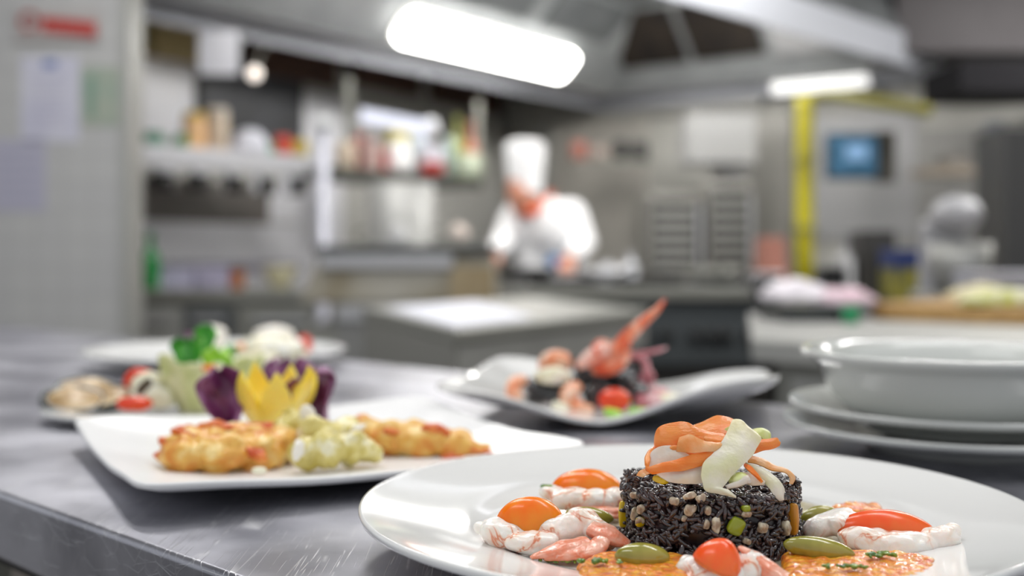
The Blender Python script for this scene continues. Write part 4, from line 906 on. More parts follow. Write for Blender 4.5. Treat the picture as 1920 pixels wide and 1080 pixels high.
me = bpy.data.meshes.new('rice_grains'); me.from_pydata(verts, [], faces); me.materials.append(M['rice'])
for p in me.polygons: p.use_smooth = True
o = bpy.data.objects.new('rice_grains', me); COL.objects.link(o); o.parent = rt; o['kind'] = 'stuff'
def ontower(px, py, out=.0):
    k = (px-960)/FPX; A_ = k*k+1; B_ = -2*(k*TX+TY); C_ = TX*TX+TY*TY-(TR+out)**2; D = B_*B_-4*A_*C_
    Y = (-B_-math.sqrt(max(0, D)))/(2*A_); return pt(px, py, Y)
def zc1(x, y): return (880+x/3, 760+y/3)
dice = [(1240, 508, 95, 42, -.5), (1155, 540, 60, 50, .2), (965, 580, 48, 55, .3), (930, 612, 28, 85, 0), (962, 650, 40, 60, .1), (1240, 588, 90, 62, -.5), (1305, 520, 70, 45, -.4), (1388, 672, 60, 105, .05),
        (1335, 668, 40, 60, .3), (1650, 690, 70, 70, .4), (1780, 690, 48, 110, 0), (930, 505, 50, 40, 0), (1340, 590, 40, 40, .4), (1560, 610, 60, 40, .2), (1210, 640, 40, 30, .2), (1560, 765, 50, 40, .6)]
for i, (x, y, w, h, a) in enumerate(dice):
    p = ontower(*zc1(x, y), out=-.0004); k = p.y/FPX/3; ang = math.atan2(p.x-TX, -(p.y-TY))
    bm = bmesh.new(); add_blob(bm, (0, 0, 0), (w*k/2*.85, .0020, h*k/2*.9), pw=.75, sub=4, amp=.0009, freq=420, seed=i)
    o = mk('onion_dice', bm, M['onion'], rt, loc=p-Vector((TX, TY, TZ0))); o.rotation_euler = (0, a, ang)
for (x, y, w, h, a, m_) in ((868, 610, 36, 150, .02, 'pepper_y'), (1822, 640, 50, 180, 0, 'pepper_y'), (1500, 680, 90, 100, .5, 'greenrib'), (1075, 418, 90, 34, .2, 'pepper_y'), (960, 655, 30, 55, .2, 'pepper_y'), (1552, 578, 46, 34, 0, 'greenrib')):
    p = ontower(*zc1(x, y), out=-.0004); k = p.y/FPX/3; ang = math.atan2(p.x-TX, -(p.y-TY))
    bm = bmesh.new(); add_blob(bm, (0, 0, 0), (w*k/2, .0022, h*k/2), pw=.55, sub=3, amp=.0003, freq=300, seed=w)
    m__ = M[m_]
    if x == 1822: m__ = mat('orange_pepper', 'c9861c', .3, coat=.3)
    if m_ == 'greenrib': m__ = mat('green_pepper', '8f9a1a', .3, coat=.3) if x == 1500 else bpy.data.materials['green_pepper']
    o = mk('pepper_dice', bm, m__, rt, loc=p-Vector((TX, TY, TZ0))); o.rotation_euler = (0, a, ang)

# ------------------------------------------------------------------ vegetable ribbons on top
def rib(name, A_, B_, YA, YB, m, label, cat, th=.0005, bulge=0.0, k=7, w=6, group=None):
    """two edges in zoomed image coordinates with a depth for each end (interpolated)"""
    def cv(P_, Y_):
        n = len(P_); out = []
        for i, (x, y) in enumerate(P_):
            t = i/(n-1)*(len(Y_)-1); j = min(int(t), len(Y_)-2); f = t-j; q = zc1(x, y); out.append(pt(q[0], q[1], Y_[j]*(1-f)+Y_[j+1]*f))
        return out
    bm = bmesh.new(); loft(bm, cv(A_, YA), cv(B_, YB), th, k, w, bulge)
    return tag(anchor(mk(name, bm, m)), label, cat, group)
G = 'carrot shavings on the rice tower'
rib('carrot_ribbon', [(1050, 250), (1040, 200), (1062, 128), (1130, 100), (1215, 95), (1290, 130), (1360, 150), (1450, 165)], [(1090, 262), (1085, 250), (1110, 240), (1150, 225), (1215, 228), (1280, 245), (1350, 245), (1430, 235)],
    [.482, .480, .482, .486], [.476, .474, .474, .478], M['carrot'], 'bright orange carrot ribbon arching over the left of the topping', 'carrot', bulge=.0012, group=G)
rib('carrot_ribbon', [(1250, 118), (1330, 85), (1390, 60), (1445, 66), (1500, 85), (1580, 128), (1620, 165)], [(1280, 160), (1340, 170), (1390, 165), (1450, 160), (1500, 165), (1550, 190), (1590, 215)],
    [.497, .500, .500, .497], [.488, .486, .486, .488], M['carrot'], 'orange carrot ribbon forming the top back hump behind the pale green strip', 'carrot', bulge=.001, group=G)
rib('carrot_ribbon', [(1180, 180), (1240, 165), (1290, 185), (1340, 205), (1400, 210), (1440, 200)], [(1165, 260), (1230, 265), (1265, 270), (1320, 262), (1380, 262), (1420, 255)],
    [.474, .472, .474, .478], [.472, .470, .470, .474], M['carrot_pale'], 'pale orange carrot ribbon folded in the middle of the topping', 'carrot', bulge=.001, group=G)
rib('carrot_ribbon', [(1045, 225), (1005, 260), (985, 310), (1000, 345), (1080, 325), (1180, 300), (1280, 265), (1370, 225)], [(1070, 250), (1035, 275), (1015, 310), (1020, 385), (1100, 375), (1190, 370), (1290, 345), (1370, 320)],
    [.484, .476, .468, .467, .470, .474], [.480, .474, .467, .465, .467, .470], M['carrot'], 'long orange carrot ribbon curling round the lower left of the topping', 'carrot', bulge=.0008, group=G)
rib('radish_ribbon', [(1010, 330), (1030, 255), (1110, 225), (1180, 240), (1250, 270), (1330, 290)], [(1020, 380), (1060, 345), (1130, 335), (1200, 330), (1270, 330), (1330, 345)],
    [.474, .473, .474, .476], [.472, .471, .472, .474], M['daikon'], 'white radish ribbon looped inside the left orange curl', 'radish', bulge=.001)
rib('radish_ribbon', [(1020, 370), (1090, 365), (1170, 368), (1250, 350), (1330, 320)], [(1075, 405), (1120, 428), (1190, 440), (1270, 442), (1330, 430)],
    [.471, .469, .469, .472], [.468, .466, .466, .469], M['daikon'], 'cream radish ribbon lying flat on the rice under the orange curl', 'radish', bulge=.001)
rib('cucumber_ribbon', [(1480, 82), (1455, 135), (1425, 195), (1375, 265), (1320, 320), (1305, 375), (1310, 430), (1330, 480), (1400, 498), (1500, 522)], [(1560, 115), (1640, 180), (1625, 225), (1590, 285), (1530, 345), (1475, 400), (1445, 440), (1425, 468), (1455, 475), (1500, 508)],
    [.487, .478, .468, .463, .460, .459], [.487, .480, .470, .465, .461, .459], M['celery'], 'broad pale green cucumber ribbon draped down over the front of the rice', 'cucumber', bulge=.0016, k=8)
rib('cucumber_ribbon', [(1560, 150), (1600, 135), (1650, 128), (1690, 155), (1695, 200), (1715, 240)], [(1580, 195), (1610, 185), (1640, 180), (1655, 200), (1660, 225), (1680, 250)],
    [.500, .503, .503, .500], [.494, .497, .498, .497], M['greenrib'], 'small light green curl at the back right of the topping', 'cucumber', bulge=.001)
rib('carrot_ribbon', [(1570, 215), (1620, 195), (1680, 190), (1728, 183), (1742, 205)], [(1560, 285), (1610, 268), (1650, 255), (1700, 248), (1745, 228)],
    [.487, .488, .490], [.482, .484, .488], M['carrot'], 'pointed orange carrot tip sticking out at the right', 'carrot', bulge=.0008, group=G)
rib('carrot_ribbon', [(1565, 280), (1620, 290), (1660, 305), (1710, 335), (1760, 350), (1800, 370), (1832, 405), (1815, 440)], [(1565, 318), (1610, 330), (1650, 345), (1700, 365), (1750, 372), (1785, 385), (1805, 412), (1800, 442)],
    [.484, .482, .480, .478], [.480, .478, .477, .476], M['carrot_pale'], 'thin pale orange carrot strip hooking down at the far right', 'carrot', bulge=.0006, group=G)
rib('radish_ribbon', [(1545, 325), (1610, 335), (1680, 370), (1740, 420), (1772, 470), (1762, 530)], [(1560, 345), (1600, 385), (1650, 430), (1690, 470), (1715, 510), (1745, 540)],
    [.478, .474, .468, .466], [.476, .472, .466, .465], M['celery'], 'translucent white petal shaped ribbon hanging at the right edge of the rice', 'radish', bulge=.0016)
rib('radish_ribbon', [(1540, 375), (1600, 385), (1665, 430)], [(1530, 440), (1590, 450), (1660, 445)], [.474, .472, .471], [.470, .468, .468], M['daikon'], 'short white radish piece lying on the rice behind the petal', 'radish', bulge=.0008)
rib('carrot_ribbon', [(1550, 330), (1590, 350), (1640, 420)], [(1545, 345), (1575, 372), (1650, 432)], [.473, .470, .468], [.472, .469, .467], M['carrot'], 'very thin orange carrot thread beside the white petal', 'carrot', th=.0012, group=G)
rib('carrot_ribbon', [(940, 395), (960, 368), (1000, 358)], [(975, 405), (990, 395), (1015, 385)], [.474, .474, .476], [.471, .471, .473], M['carrot_pale'], 'tiny orange carrot scrap on the left top edge of the rice', 'carrot', group=G)
q = pt(*zc1(1512, 418), .469); bm = bmesh.new(); add_blob(bm, (0, 0, 0), (.0042, .004, .0030), rot=(0, -.4, 0), amp=.0006, freq=200, sub=4); tag(mk('cucumber_curl', bm, M['greenrib'], None, True, loc=q), 'rounded light green cucumber curl right of the broad pale ribbon', 'cucumber')

# ------------------------------------------------------------------ prawns, tomatoes, olives, orange pieces
def fb(bm, px, py, Y, rx, rz, ry=None, rot=0, amp=.0008, freq=120, seed=0, pw=.9, sub=5, amp2=.0003, dome=False):
    k = Y/FPX; c = pt(px, py, Y); add_blob(bm, c, (rx*k, (ry if ry else min(rx, rz*1.4))*k, rz*k), rot=(0, rot, 0), amp=amp, freq=freq, sub=sub, seed=seed, pw=pw, amp2=amp2, freq2=500, dome=dome)
def prawn(label, lumps, tails, seed):
    t = thing('prawn', label, 'prawn', pt(lumps[0][0], lumps[0][1], lumps[0][2])); off = Matrix.Translation(-t.location)
    bm = bmesh.new()
    for i, l in enumerate(lumps): fb(bm, *l, seed=seed+i, amp=.0011, freq=170)
    bm.transform(off); o = mk('flesh', bm, M['prawn'], t); md = o.modifiers.new('r', 'REMESH'); md.mode = 'VOXEL'; md.voxel_size = .00045; md.use_smooth_shade = True
    s_ = o.modifiers.new('s', 'SMOOTH'); s_.iterations = 4
    for j, tl in enumerate(tails):
        bm = bmesh.new()
        for k_, blade in enumerate(tl):
            P_ = [pt(*b[:3]) for b in blade]; R_ = [b[3]*b[2]/FPX for b in blade]; add_tube(bm, P_, [r_*1.15 for r_ in R_], 12, .5, 6, nz=.0006, nf=300, seed=seed+k_)
        bm.transform(off); o = mk('tail_fan', bm, M['tail'], t); md = o.modifiers.new('r', 'REMESH'); md.mode = 'VOXEL'; md.voxel_size = .0004; md.use_smooth_shade = True
    return t
prawn('peeled prawn at the left of the front plate under an orange tomato half',
      [(945, 1003, .482, 48, 28, 36, .25), (905, 992, .484, 18, 12, 14, .5), (1000, 1017, .474, 54, 21, 30, 0), (1050, 998, .482, 50, 32, 36, -.2), (1095, 982, .484, 36, 28, 30, .4), (1125, 1000, .480, 40, 24, 26, .5)],
      [[[(1110, 990, .478, 26), (1145, 1005, .474, 28), (1180, 1022, .472, 12)]], [[(1100, 1015, .468, 17), (1050, 1030, .462, 22), (995, 1046, .458, 6)], [(1110, 1020, .466, 14), (1070, 1038, .460, 20), (1020, 1048, .458, 6)], [(1130, 1012, .468, 16), (1110, 1032, .462, 20), (1060, 1048, .457, 8)]]], 3)
prawn('peeled prawn behind the first one, left of the rice tower',
      [(1040, 925, .552, 30, 14, 28, .2), (1075, 936, .544, 44, 21, 30, 0), (1120, 938, .542, 44, 21, 30, 0), (1155, 935, .546, 30, 20, 30, 0)],
      [[[(1085, 953, .538, 12), (1120, 957, .534, 14), (1165, 958, .532, 12)], [(1100, 962, .532, 8), (1130, 966, .530, 10), (1165, 968, .530, 8)]]], 13)
prawn('peeled prawn at the bottom centre of the front plate, cut by the frame',
      [(1300, 1068, .436, 32, 26, 30, .3), (1345, 1082, .430, 50, 34, 40, 0), (1405, 1068, .434, 34, 36, 34, .3), (1310, 1095, .430, 40, 24, 30, 0)],
      [[[(1385, 1025, .436, 6), (1420, 1048, .432, 17), (1465, 1080, .428, 20), (1500, 1100, .426, 16)], [(1395, 1032, .434, 4), (1430, 1062, .430, 12), (1450, 1095, .426, 14)]]], 23)
prawn('peeled prawn at the right of the front plate under a long tomato wedge',
      [(1590, 985, .492, 44, 24, 36, .1), (1545, 985, .494, 40, 20, 30, -.35), (1568, 965, .496, 32, 10, 20, -.2), (1630, 1012, .480, 60, 24, 34, .1), (1700, 1022, .476, 62, 26, 36, 0), (1762, 1016, .478, 36, 30, 30, 0), (1785, 998, .482, 16, 16, 16, 0)],
      [], 33)
def tomato(label, px, pyb, Y, hw, h, m, rot=0, ry=.9, tilt=0, name='cherry_tomato_half', cat='tomato', pw=1.0):
    k = Y/FPX; c = pt(px, pyb, Y); t = thing(name, label, cat, c); bm = bmesh.new()
    add_blob(bm, (0, 0, 0), (hw*k, hw*k*ry, h*k), sub=5, dome=True, amp=.0003, freq=60, seed=px, pw=pw); o = mk('skin', bm, m, t); t.rotation_euler = (0, tilt, rot)
    bm = bmesh.new(); add_lathe(bm, [(0, -.0012), (hw*k*.90, -.0012), (hw*k*.94, 0), (0, .0004)], 40)
    for v in bm.verts: v.co.y *= ry
    mk('cut_face', bm, mat('tomato_flesh', 'e8803c', .25, sss=.2, col2='d85a28', scale=200), t)
    return t
tomato('rounded orange tomato half on the left prawn of the front plate', 994, 988, .487, 67, 56, M['tomo'], ry=.6)
tomato('orange tomato half on the back left prawn beside the rice', 1100, 921, .558, 68, 41, M['tomo'], ry=.6)
tomato('small red orange tomato half on the bottom centre prawn', 1342, 1062, .428, 47, 56, M['tomr'], ry=1.0, tilt=.42, pw=1.12)
tomato('long red orange tomato wedge on the right hand prawn', 1660, 1001, .488, 98, 46, M['tomr'], ry=.42, tilt=.06, pw=1.08)
def olive(label, px, py, Y, rx, rz, rot):
    k = Y/FPX; bm = bmesh.new(); add_blob(bm, (0, 0, 0), (rx*k, rz*k*1.05, rz*k), sub=5, amp=.0002, freq=90, seed=px, pw=1.06)
    o = mk('green_olive', bm, M['olive'], None, True, loc=pt(px, py, Y)); o.rotation_euler.y = rot; return tag(o, label, 'olive', 'green olives on the front plate')
olive('green olive half hidden between the two left prawns', 1105, 968, .508, 46, 17, .12)
olive('plump green olive on the orange piece in front of the rice', 1204, 1044, .446, 52, 26, .03)
olive('green olive at the back right of the rice tower', 1532, 966, .520, 36, 17, -.25)
olive('long green olive at the right of the rice on the orange piece', 1536, 1030, .455, 68, 23, .16)
def citrus(label, pts, h, seed, lift=0):
    """wedge of peeled orange: convex outline of base points on the plate, height h"""
    P_ = [onz(px, py, .9085+lift) for px, py in pts]; c = sum(P_, Vector())/len(P_); bm = bmesh.new()
    add_prism(bm, [(p.x-c.x, p.y-c.y) for p in P_], 0, h, [((p.x-c.x)*.93, (p.y-c.y)*.93) for p in P_])
    o = mk('orange_segment', bm, M['citrus'], None, True, loc=(c.x, c.y, .9085+lift))
    b = o.modifiers.new('b', 'BEVEL'); b.width = .0015; b.segments = 2
    r = o.modifiers.new('r', 'REMESH'); r.mode = 'VOXEL'; r.voxel_size = .0006; r.use_smooth_shade = True
    tx = bpy.data.textures.new('pulp', 'CLOUDS'); tx.noise_scale = .004; d = o.modifiers.new('d', 'DISPLACE'); d.texture = tx; d.strength = .0018; d.mid_level = .5
    return tag(o, label, 'orange')
citrus('peeled orange piece under the plump olive in front of the rice', [(1080, 1072), (1120, 1052), (1200, 1046), (1300, 1058), (1300, 1110), (1180, 1130), (1085, 1100)], .0044, 1)
citrus('large peeled orange piece at the lower right of the rice', [(1460, 1052), (1560, 1045), (1690, 1050), (1760, 1062), (1755, 1100), (1640, 1120), (1470, 1110)], .0044, 2)
citrus('small orange piece behind the right hand tomato wedge', [(1555, 965), (1600, 955), (1655, 962), (1660, 975), (1560, 976)], .0048, 3)
def pesto(label, px, py, z, n, sx, sy, seed):
    random.seed(seed); c = onz(px, py, z); bm = bmesh.new()
    for i in range(n):
        p = (random.gauss(0, sx), random.gauss(0, sy), random.uniform(0, .0006)); add_blob(bm, p, (random.uniform(.0007, .0018), random.uniform(.0006, .0014), random.uniform(.0004, .0010)), sub=2, amp=.0004, freq=900, seed=i)
    o = mk('pesto_drops', bm, M['pesto'], None, True, loc=c); return tag(o, label, 'sauce', None, 'stuff')
pesto('green pesto drops under the left prawn', 985, 1032, .909, 10, .0018, .001, 1)
pesto('green pesto drops under the pink tail of the left prawn', 1045, 1052, .909, 14, .003, .0012, 2)
pesto('green pesto drops on the orange piece in front', 1125, 1052, .9145, 16, .004, .001, 3)
pesto('green pesto on the edge of the back left prawn', 1022, 912, .9205, 10, .0018, .001, 4)
pesto('green pesto between long olive and right prawn', 1645, 1040, .9145, 18, .0030, .0010, 5)
pesto('green pesto dripping down the long tomato wedge', 1700, 1012, .914, 12, .0022, .0010, 6)
pesto('green pesto spread over the lower right orange piece', 1590, 1062, .9145, 16, .0045, .0010, 7)
# thin glaze of oil under the food
bm = bmesh.new(); add_lathe(bm, [(0, .0), (.082, .0), (.083, .0003), (.08, .0006), (0, .0006)], 96)
for v in bm.verts: v.co += Vector((v.co.x, v.co.y, 0)).normalized()*noise.noise(v.co*45)*.004 if (v.co.x or v.co.y) else Vector()
tag(mk('oil_dressing', bm, mat('oil', 'f4ecd8', .06, trans=.75, coat=.3, ior=1.2), None, True, loc=(PX, PY, .9074)), 'thin clear dressing pooled in the well of the front plate', 'sauce', None, 'stuff')

# =================================================================== food on the other plates
def mix3(name, c1, c2, c3, scale, rough=.4, sss=.2, bump=.4, bs=300, coat=.2, lo=.38, hi=.55):
    return mat(name, c1, rough, col2=c2, col3=c3, scale=scale, lo=lo, hi=hi, sss=sss, sscol=c2, bump=bump, bscale=bs, coat=coat, detail=5)
M['fried'] = mix3('fried_batter', 'd98a2c', 'eab95a', 'f3d690', 70)
M['crust'] = mix3('red_crust', 'cc5520', 'e27a30', 'f0a04a', 120)
M['artichoke'] = mix3('pale_fried', 'c9b552', 'e3d68c', 'f2eccb', 90)
M['pepf'] = mat('yellow_flower', 'fad634', .3, sss=.5, sscol='ffe040', coat=.2, col2='fbe67a', scale=40)
M['radic'] = mix3('radicchio_leaf', '5a1f4a', '7d3c6c', 'a878a0', 60, sss=.1, bump=.5, bs=120)
M['cream'] = mix3('cream_cheese', 'e9e3c4', 'f1edd8', 'fbfaf2', 60, sss=.3)
M['cup'] = mix3('lettuce_cup', 'c5cb86', 'dfdfae', 'efebcf', 35, sss=.3)
M['leaf'] = mix3('green_leaf', '1f7a1e', '47a52c', '9ccc50', 45, sss=.1, bump=.3)
M['limeleaf'] = mix3('lime_leaf', '8fd02c', 'a8dc48', 'c8ec78', 60, sss=.2)
M['aub'] = mix3('grilled_aubergine', '9a7a4c', 'c9ab80', 'dcc6a2', 60)
M['aubskin'] = mat('aubergine_skin', '1d2420', .25, coat=.4)
M['redtom'] = mat('red_tomato', 'dc3612', .2, sss=.2, sscol='ff3010', coat=.2, spec=.35, col2='e64c1c', scale=60)
M['whiteveg'] = mat('white_onion', 'f1ece2', .3, sss=.4, sscol='fff0d8', coat=.2)
M['ink'] = mat('squid_ink_pasta', '17181a', .18, coat=.6, col2='26282b', scale=150)
M['pinkprawn'] = mix3('cooked_prawn', 'ee9468', 'f5c4a4', 'f8e2d2', 90, sss=.3, coat=.3)
M['shell'] = mix3('scampi_shell', 'e2562c', 'ee8358', 'f6b498', 60, rough=.25, coat=.5)
M['octo'] = mix3('octopus_ring', 'a5505c', 'd79aa0', 'eed0cf', 90, rough=.3)

def lump_thing(name, label, cat, lumps, m, seed=0, amp=.0025, vox=.0010, group=None, parts=()):
    t = thing(name, label, cat, pt(*lumps[0][:3])); off = Matrix.Translation(-t.location)
    bm = bmesh.new()
    for i, l in enumerate(lumps): fb(bm, *l, seed=seed+i, amp=amp, freq=110, amp2=amp*.35)
    bm.transform(off); o = mk('body', bm, m, t); md = o.modifiers.new('r', 'REMESH'); md.mode = 'VOXEL'; md.voxel_size = vox; md.use_smooth_shade = True
    for nm, ls, mm in parts:
        bm = bmesh.new()
        for i, l in enumerate(ls): fb(bm, *l, seed=seed+20+i, amp=amp*.8, freq=150, amp2=amp*.3)
        bm.transform(off); mk(nm, bm, mm, t)
    return t
def one(name, label, cat, lumps, m, seed=0, amp=.0015, vox=.0010, group=None, parent=None):
    bm = bmesh.new()
    for i, l in enumerate(lumps): fb(bm, *l, seed=seed+i, amp=amp, freq=120, amp2=amp*.3)
    o = anchor(mk(name, bm, m))
    if len(lumps) > 1: md = o.modifiers.new('r', 'REMESH'); md.mode = 'VOXEL'; md.voxel_size = vox; md.use_smooth_shade = True
    return tag(o, label, cat, group)
def leaf(name, label, cat, px, py, Y, w, h, m, rot=0, cup=.5, ruffle=.25, seed=0, lean=.2, yaw=0, th=.0012, group=None, parent=None, n=26, wv=5):
    """ruffled leaf standing on its stem; w,h in image pixels at depth Y; base at px,py"""
    k = Y/FPX; W_, H_ = w*k, h*k; bm = bmesh.new(); g = []
    for i in range(n+1):
        v = i/n; row = []
        for j in range(n+1):
            u = j/n*2-1; wd = W_/2*(.25+.75*math.sin(min(1, v*1.15)*PI*.5))*(1 if v < .8 else math.sqrt(max(.02, 1-((v-.8)/.22)**2)))
            x = u*wd; z = v*H_; y = cup*W_*(u*u)*-.5+lean*H_*v*v
            a = ruffle*W_*.25*(abs(u)**2*.8+v**3*.8)
            y += a*math.sin(u*wv+v*7+seed)+noise.noise(Vector((u*2, v*3, seed)))*W_*.08; z += a*.5*math.cos(u*wv*1.3+seed*2)
            row.append(bm.verts.new((x, y, z)))
        g.append(row)
    for i in range(n):
        for j in range(n): bm.faces.new((g[i][j], g[i][j+1], g[i+1][j+1], g[i+1][j]))
    o = mk(name, bm, m, parent, True, loc=pt(px, py, Y)); o.rotation_euler = (0, rot, yaw); solid(o, th)
    return tag(o, label, cat, group) if label else o

# --- square plate
lump_thing('fried_fillet', 'golden fried piece with red crust at the left of the square plate', 'fried fish',
  [(345, 853, .655, 46, 32, 42), (410, 850, .66, 62, 36, 50), (480, 848, .675, 56, 38, 50), (525, 835, .69, 36, 34, 40), (380, 822, .69, 50, 22, 36), (450, 818, .70, 60, 24, 36), (330, 832, .68, 24, 20, 24)], M['fried'], 5, .0038,
  parts=[('red_crust', [(360, 806, .69, 26, 8, 16, .1), (405, 800, .695, 36, 8, 18, 0), (455, 803, .70, 34, 7, 18, .1), (310, 832, .675, 16, 9, 12, .6), (306, 850, .665, 18, 6, 10, -.4), (345, 812, .68, 24, 7, 12, .3), (480, 853, .655, 24, 12, 8, .3), (385, 822, .665, 22, 6, 8, .2), (500, 800, .71, 26, 7, 12, .2)], M['crust'])])
lump_thing('fried_fillet', 'golden fried piece at the right of the square plate pointing to the corner', 'fried fish',
  [(680, 806, .735, 42, 26, 36), (735, 822, .72, 48, 30, 36), (795, 830, .715, 48, 30, 34), (850, 834, .715, 42, 26, 30), (893, 842, .715, 26, 15, 20), (760, 806, .74, 50, 18, 30)], M['fried'], 15, .0036,
  parts=[('red_crust', [(664, 794, .73, 24, 12, 14, -.3), (735, 808, .71, 16, 6, 8, .1), (820, 808, .71, 24, 11, 12, .1), (905, 846, .71, 26, 4, 8, .2), (848, 857, .70, 22, 4, 6, 0)], M['crust'])])
lump_thing('fried_artichoke', 'pale yellow green fried piece in the middle of the square plate', 'fried vegetable',
  [(572, 848, .655, 30, 28, 30), (615, 843, .655, 36, 32, 34), (660, 840, .665, 36, 30, 34), (692, 846, .672, 20, 22, 24), (600, 812, .69, 44, 28, 34), (545, 800, .70, 26, 26, 26), (650, 805, .70, 30, 20, 26)], M['artichoke'], 25, .004,
  parts=[('pale_petal', [(558, 848, .640, 10, 20, 8, .3)], M['whiteveg']), ('pale_petal', [(668, 808, .68, 22, 6, 8, -.6)], M['whiteveg'])])
one('onion_petal', 'upright white onion petal in front of the yellow flower', 'onion', [(578, 785, .700, 16, 28, 7, -.25), (572, 800, .70, 14, 20, 7, -.2)], M['whiteveg'], 4, .0008)
one('onion_petal', 'small pale yellow pointed piece left of the white onion petal', 'onion', [(540, 790, .705, 16, 26, 8, .35)], M['artichoke'], 7, .001)
def flower(px, pyb, Y, w, h):
    t = thing('pepper_flower', 'bright yellow vegetable carved as a star shaped flower with pointed petals', 'garnish', pt(px, pyb, Y)); k = Y/FPX
    NP = 7
    for i in range(NP):
        a0 = 2*PI*i/NP-PI/2+.25; bm = bmesh.new(); g = []
        for vi in range(15):
            v = vi/14; row = []
            for ui in range(9):
                u = ui/8*2-1; half = (PI/NP)*(1.08 if v < .35 else 1.08*(1-((v-.35)/.65)**1.4))
                r = w*k*(.26+.30*math.sin(v*1.5)-.05*v*v+.0*u); a = a0+u*half; z = h*k*v*(.95+.08*math.sin(i*2.1))
                row.append(bm.verts.new(((r)*math.cos(a), r*math.sin(a), z-u*u*.001)))
            g.append(row)
        for vi in range(14):
            for ui in range(8): bm.faces.new((g[vi][ui], g[vi][ui+1], g[vi+1][ui+1], g[vi+1][ui]))
        o = mk('petal', bm, M['pepf'], t); solid(o, .0028); s_ = o.modifiers.new('s', 'SUBSURF'); s_.levels = 1; s_.render_levels = 1
    bm = bmesh.new(); add_blob(bm, (0, 0, .004), (w*k*.28, w*k*.28, h*k*.30), sub=3, amp=.001, freq=80); mk('core', bm, M['pepf'], t)
flower(515, 792, .755, 150, 108)
leaf('radicchio_leaf', 'purple radicchio leaf left of the yellow flower', 'leaf', 432, 798, .745, 92, 108, M['radic'], rot=-.22, cup=.7, ruffle=.5, seed=1, lean=.15, yaw=.3)
leaf('radicchio_leaf', 'purple radicchio leaf right of the yellow flower', 'leaf', 612, 806, .77, 110, 110, M['radic'], rot=-.35, cup=.6, ruffle=.5, seed=4, lean=.2, yaw=-.4)
leaf('radicchio_leaf', 'dark purple radicchio leaf peeking behind the yellow flower', 'leaf', 535, 790, .83, 110, 112, M['radic'], rot=.05, cup=-.3, ruffle=.5, seed=7, lean=.1)
one('crumb', 'small pale crumb at the front edge of the left fried piece', 'crumb', [(486, 882, .640, 14, 7, 6)], M['cream'], 3, .0006)

# --- thin plate at the left: grilled vegetables and a lettuce cup
def slice_(label, px, py, Y, rx, ry, tilt, yaw, seed):
    k = Y/FPX; t = thing('aubergine_slice', label, 'aubergine', pt(px, py, Y), 0, 'grilled aubergine slices on the thin plate', rot=(.42, tilt, yaw))
    bm = bmesh.new(); add_lathe(bm, [(0, -.0025), (1, -.0025), (1.03, 0), (1, .0025), (0, .003)], 40)
    for v in bm.verts: v.co.x *= rx*k; v.co.y *= ry*k; v.co.z += noise.noise(v.co*60+Vector((seed, 0, 0)))*.002
    mk('flesh', bm, M['aub'], t)
    bm = bmesh.new(); add_tube(bm, [(rx*k*1.02*math.cos(a), ry*k*1.02*math.sin(a), 0) for a in [2*PI*i/24 for i in range(25)]], .0036, 8, k=1); mk('skin_rim', bm, M['aubskin'], t)
slice_('grilled aubergine slice at the far left end of the thin plate', 138, 752, .93, 52, 44, .12, .2, 1)
slice_('grilled aubergine slice lying over the first one', 168, 736, .97, 56, 48, .05, .6, 2)
slice_('grilled aubergine slice leaning against the lettuce cup', 205, 748, .94, 48, 40, -.12, -.2, 3)
one('tomato_piece', 'shiny red tomato piece in front of the aubergine on the thin plate', 'tomato', [(252, 757, .885, 34, 14, 20)], M['redtom'], 1, .0006)
one('tomato_piece', 'red tomato piece on top of the vegetables left of the lettuce cup', 'tomato', [(268, 700, .95, 24, 9, 16, .25), (242, 712, .945, 9, 16, 10, .3)], M['redtom'], 5, .0008)
lump_thing('stuffed_mushroom', 'pale mushroom piece with a dark hollow left of the lettuce cup', 'mushroom', [(278, 728, .93, 32, 30, 26), (300, 748, .92, 26, 20, 22), (292, 712, .95, 28, 12, 20)], M['cream'], 8, .0015, parts=[('dark_hollow', [(270, 724, .900, 20, 9, 8, -.9)], mat('olive_brown', '4a4430', .4))])
k = .94/FPX; t = thing('lettuce_cup', 'pale green crisp cup filled with salad on the thin plate', 'salad', (xat(395, .94), .94, .9065))
bm = bmesh.new(); g = []
for vi in range(15):
    v = vi/14; row = []
    for i in range(72):
        a = 2*PI*i/72; r = 86*k*(.62+.42*math.sin(v*1.5))+.0022*v*math.sin(a*9)+.0015*v*math.sin(a*5+1); z = v*(92*k+.005*math.sin(a*3+2.2)+.003*math.sin(a*7)); row.append(bm.verts.new((r*math.cos(a), r*.9*math.sin(a), z)))
    g.append(row)
for a_, b_ in zip(g, g[1:]):
    for i in range(72): bm.faces.new((a_[i], a_[(i+1) % 72], b_[(i+1) % 72], b_[i]))
bm.faces.new(g[0][::-1]); solid(mk('cup', bm, M['cup'], t), .0025)
bm = bmesh.new(); add_blob(bm, (0, 0, 78*k), (76*k, 66*k, 20*k), amp=.004, freq=70, sub=5, amp2=.0015); mk('filling', bm, M['cream'], t)
leaf('herb_leaf', 'bright green basil leaf standing in the lettuce cup', 'leaf', 362, 700, .915, 62, 66, M['leaf'], rot=-.15, cup=.6, ruffle=.3, seed=3, group=None)
leaf('herb_leaf', 'darker green leaf behind the basil leaf with its tip up', 'leaf', 380, 668, .95, 44, 58, M['leaf'], rot=.15, cup=.5, ruffle=.4, seed=8)
leaf('lettuce_leaf', 'yellow green lettuce leaf on the right in the cup', 'leaf', 402, 700, .92, 60, 46, M['limeleaf'], rot=.25, cup=.5, ruffle=.5, seed=5)
one('pepper_piece', 'small orange vegetable piece on the rim of the lettuce cup', 'pepper', [(392, 690, .905, 14, 7, 7)], M['carrot'], 2, .0005)
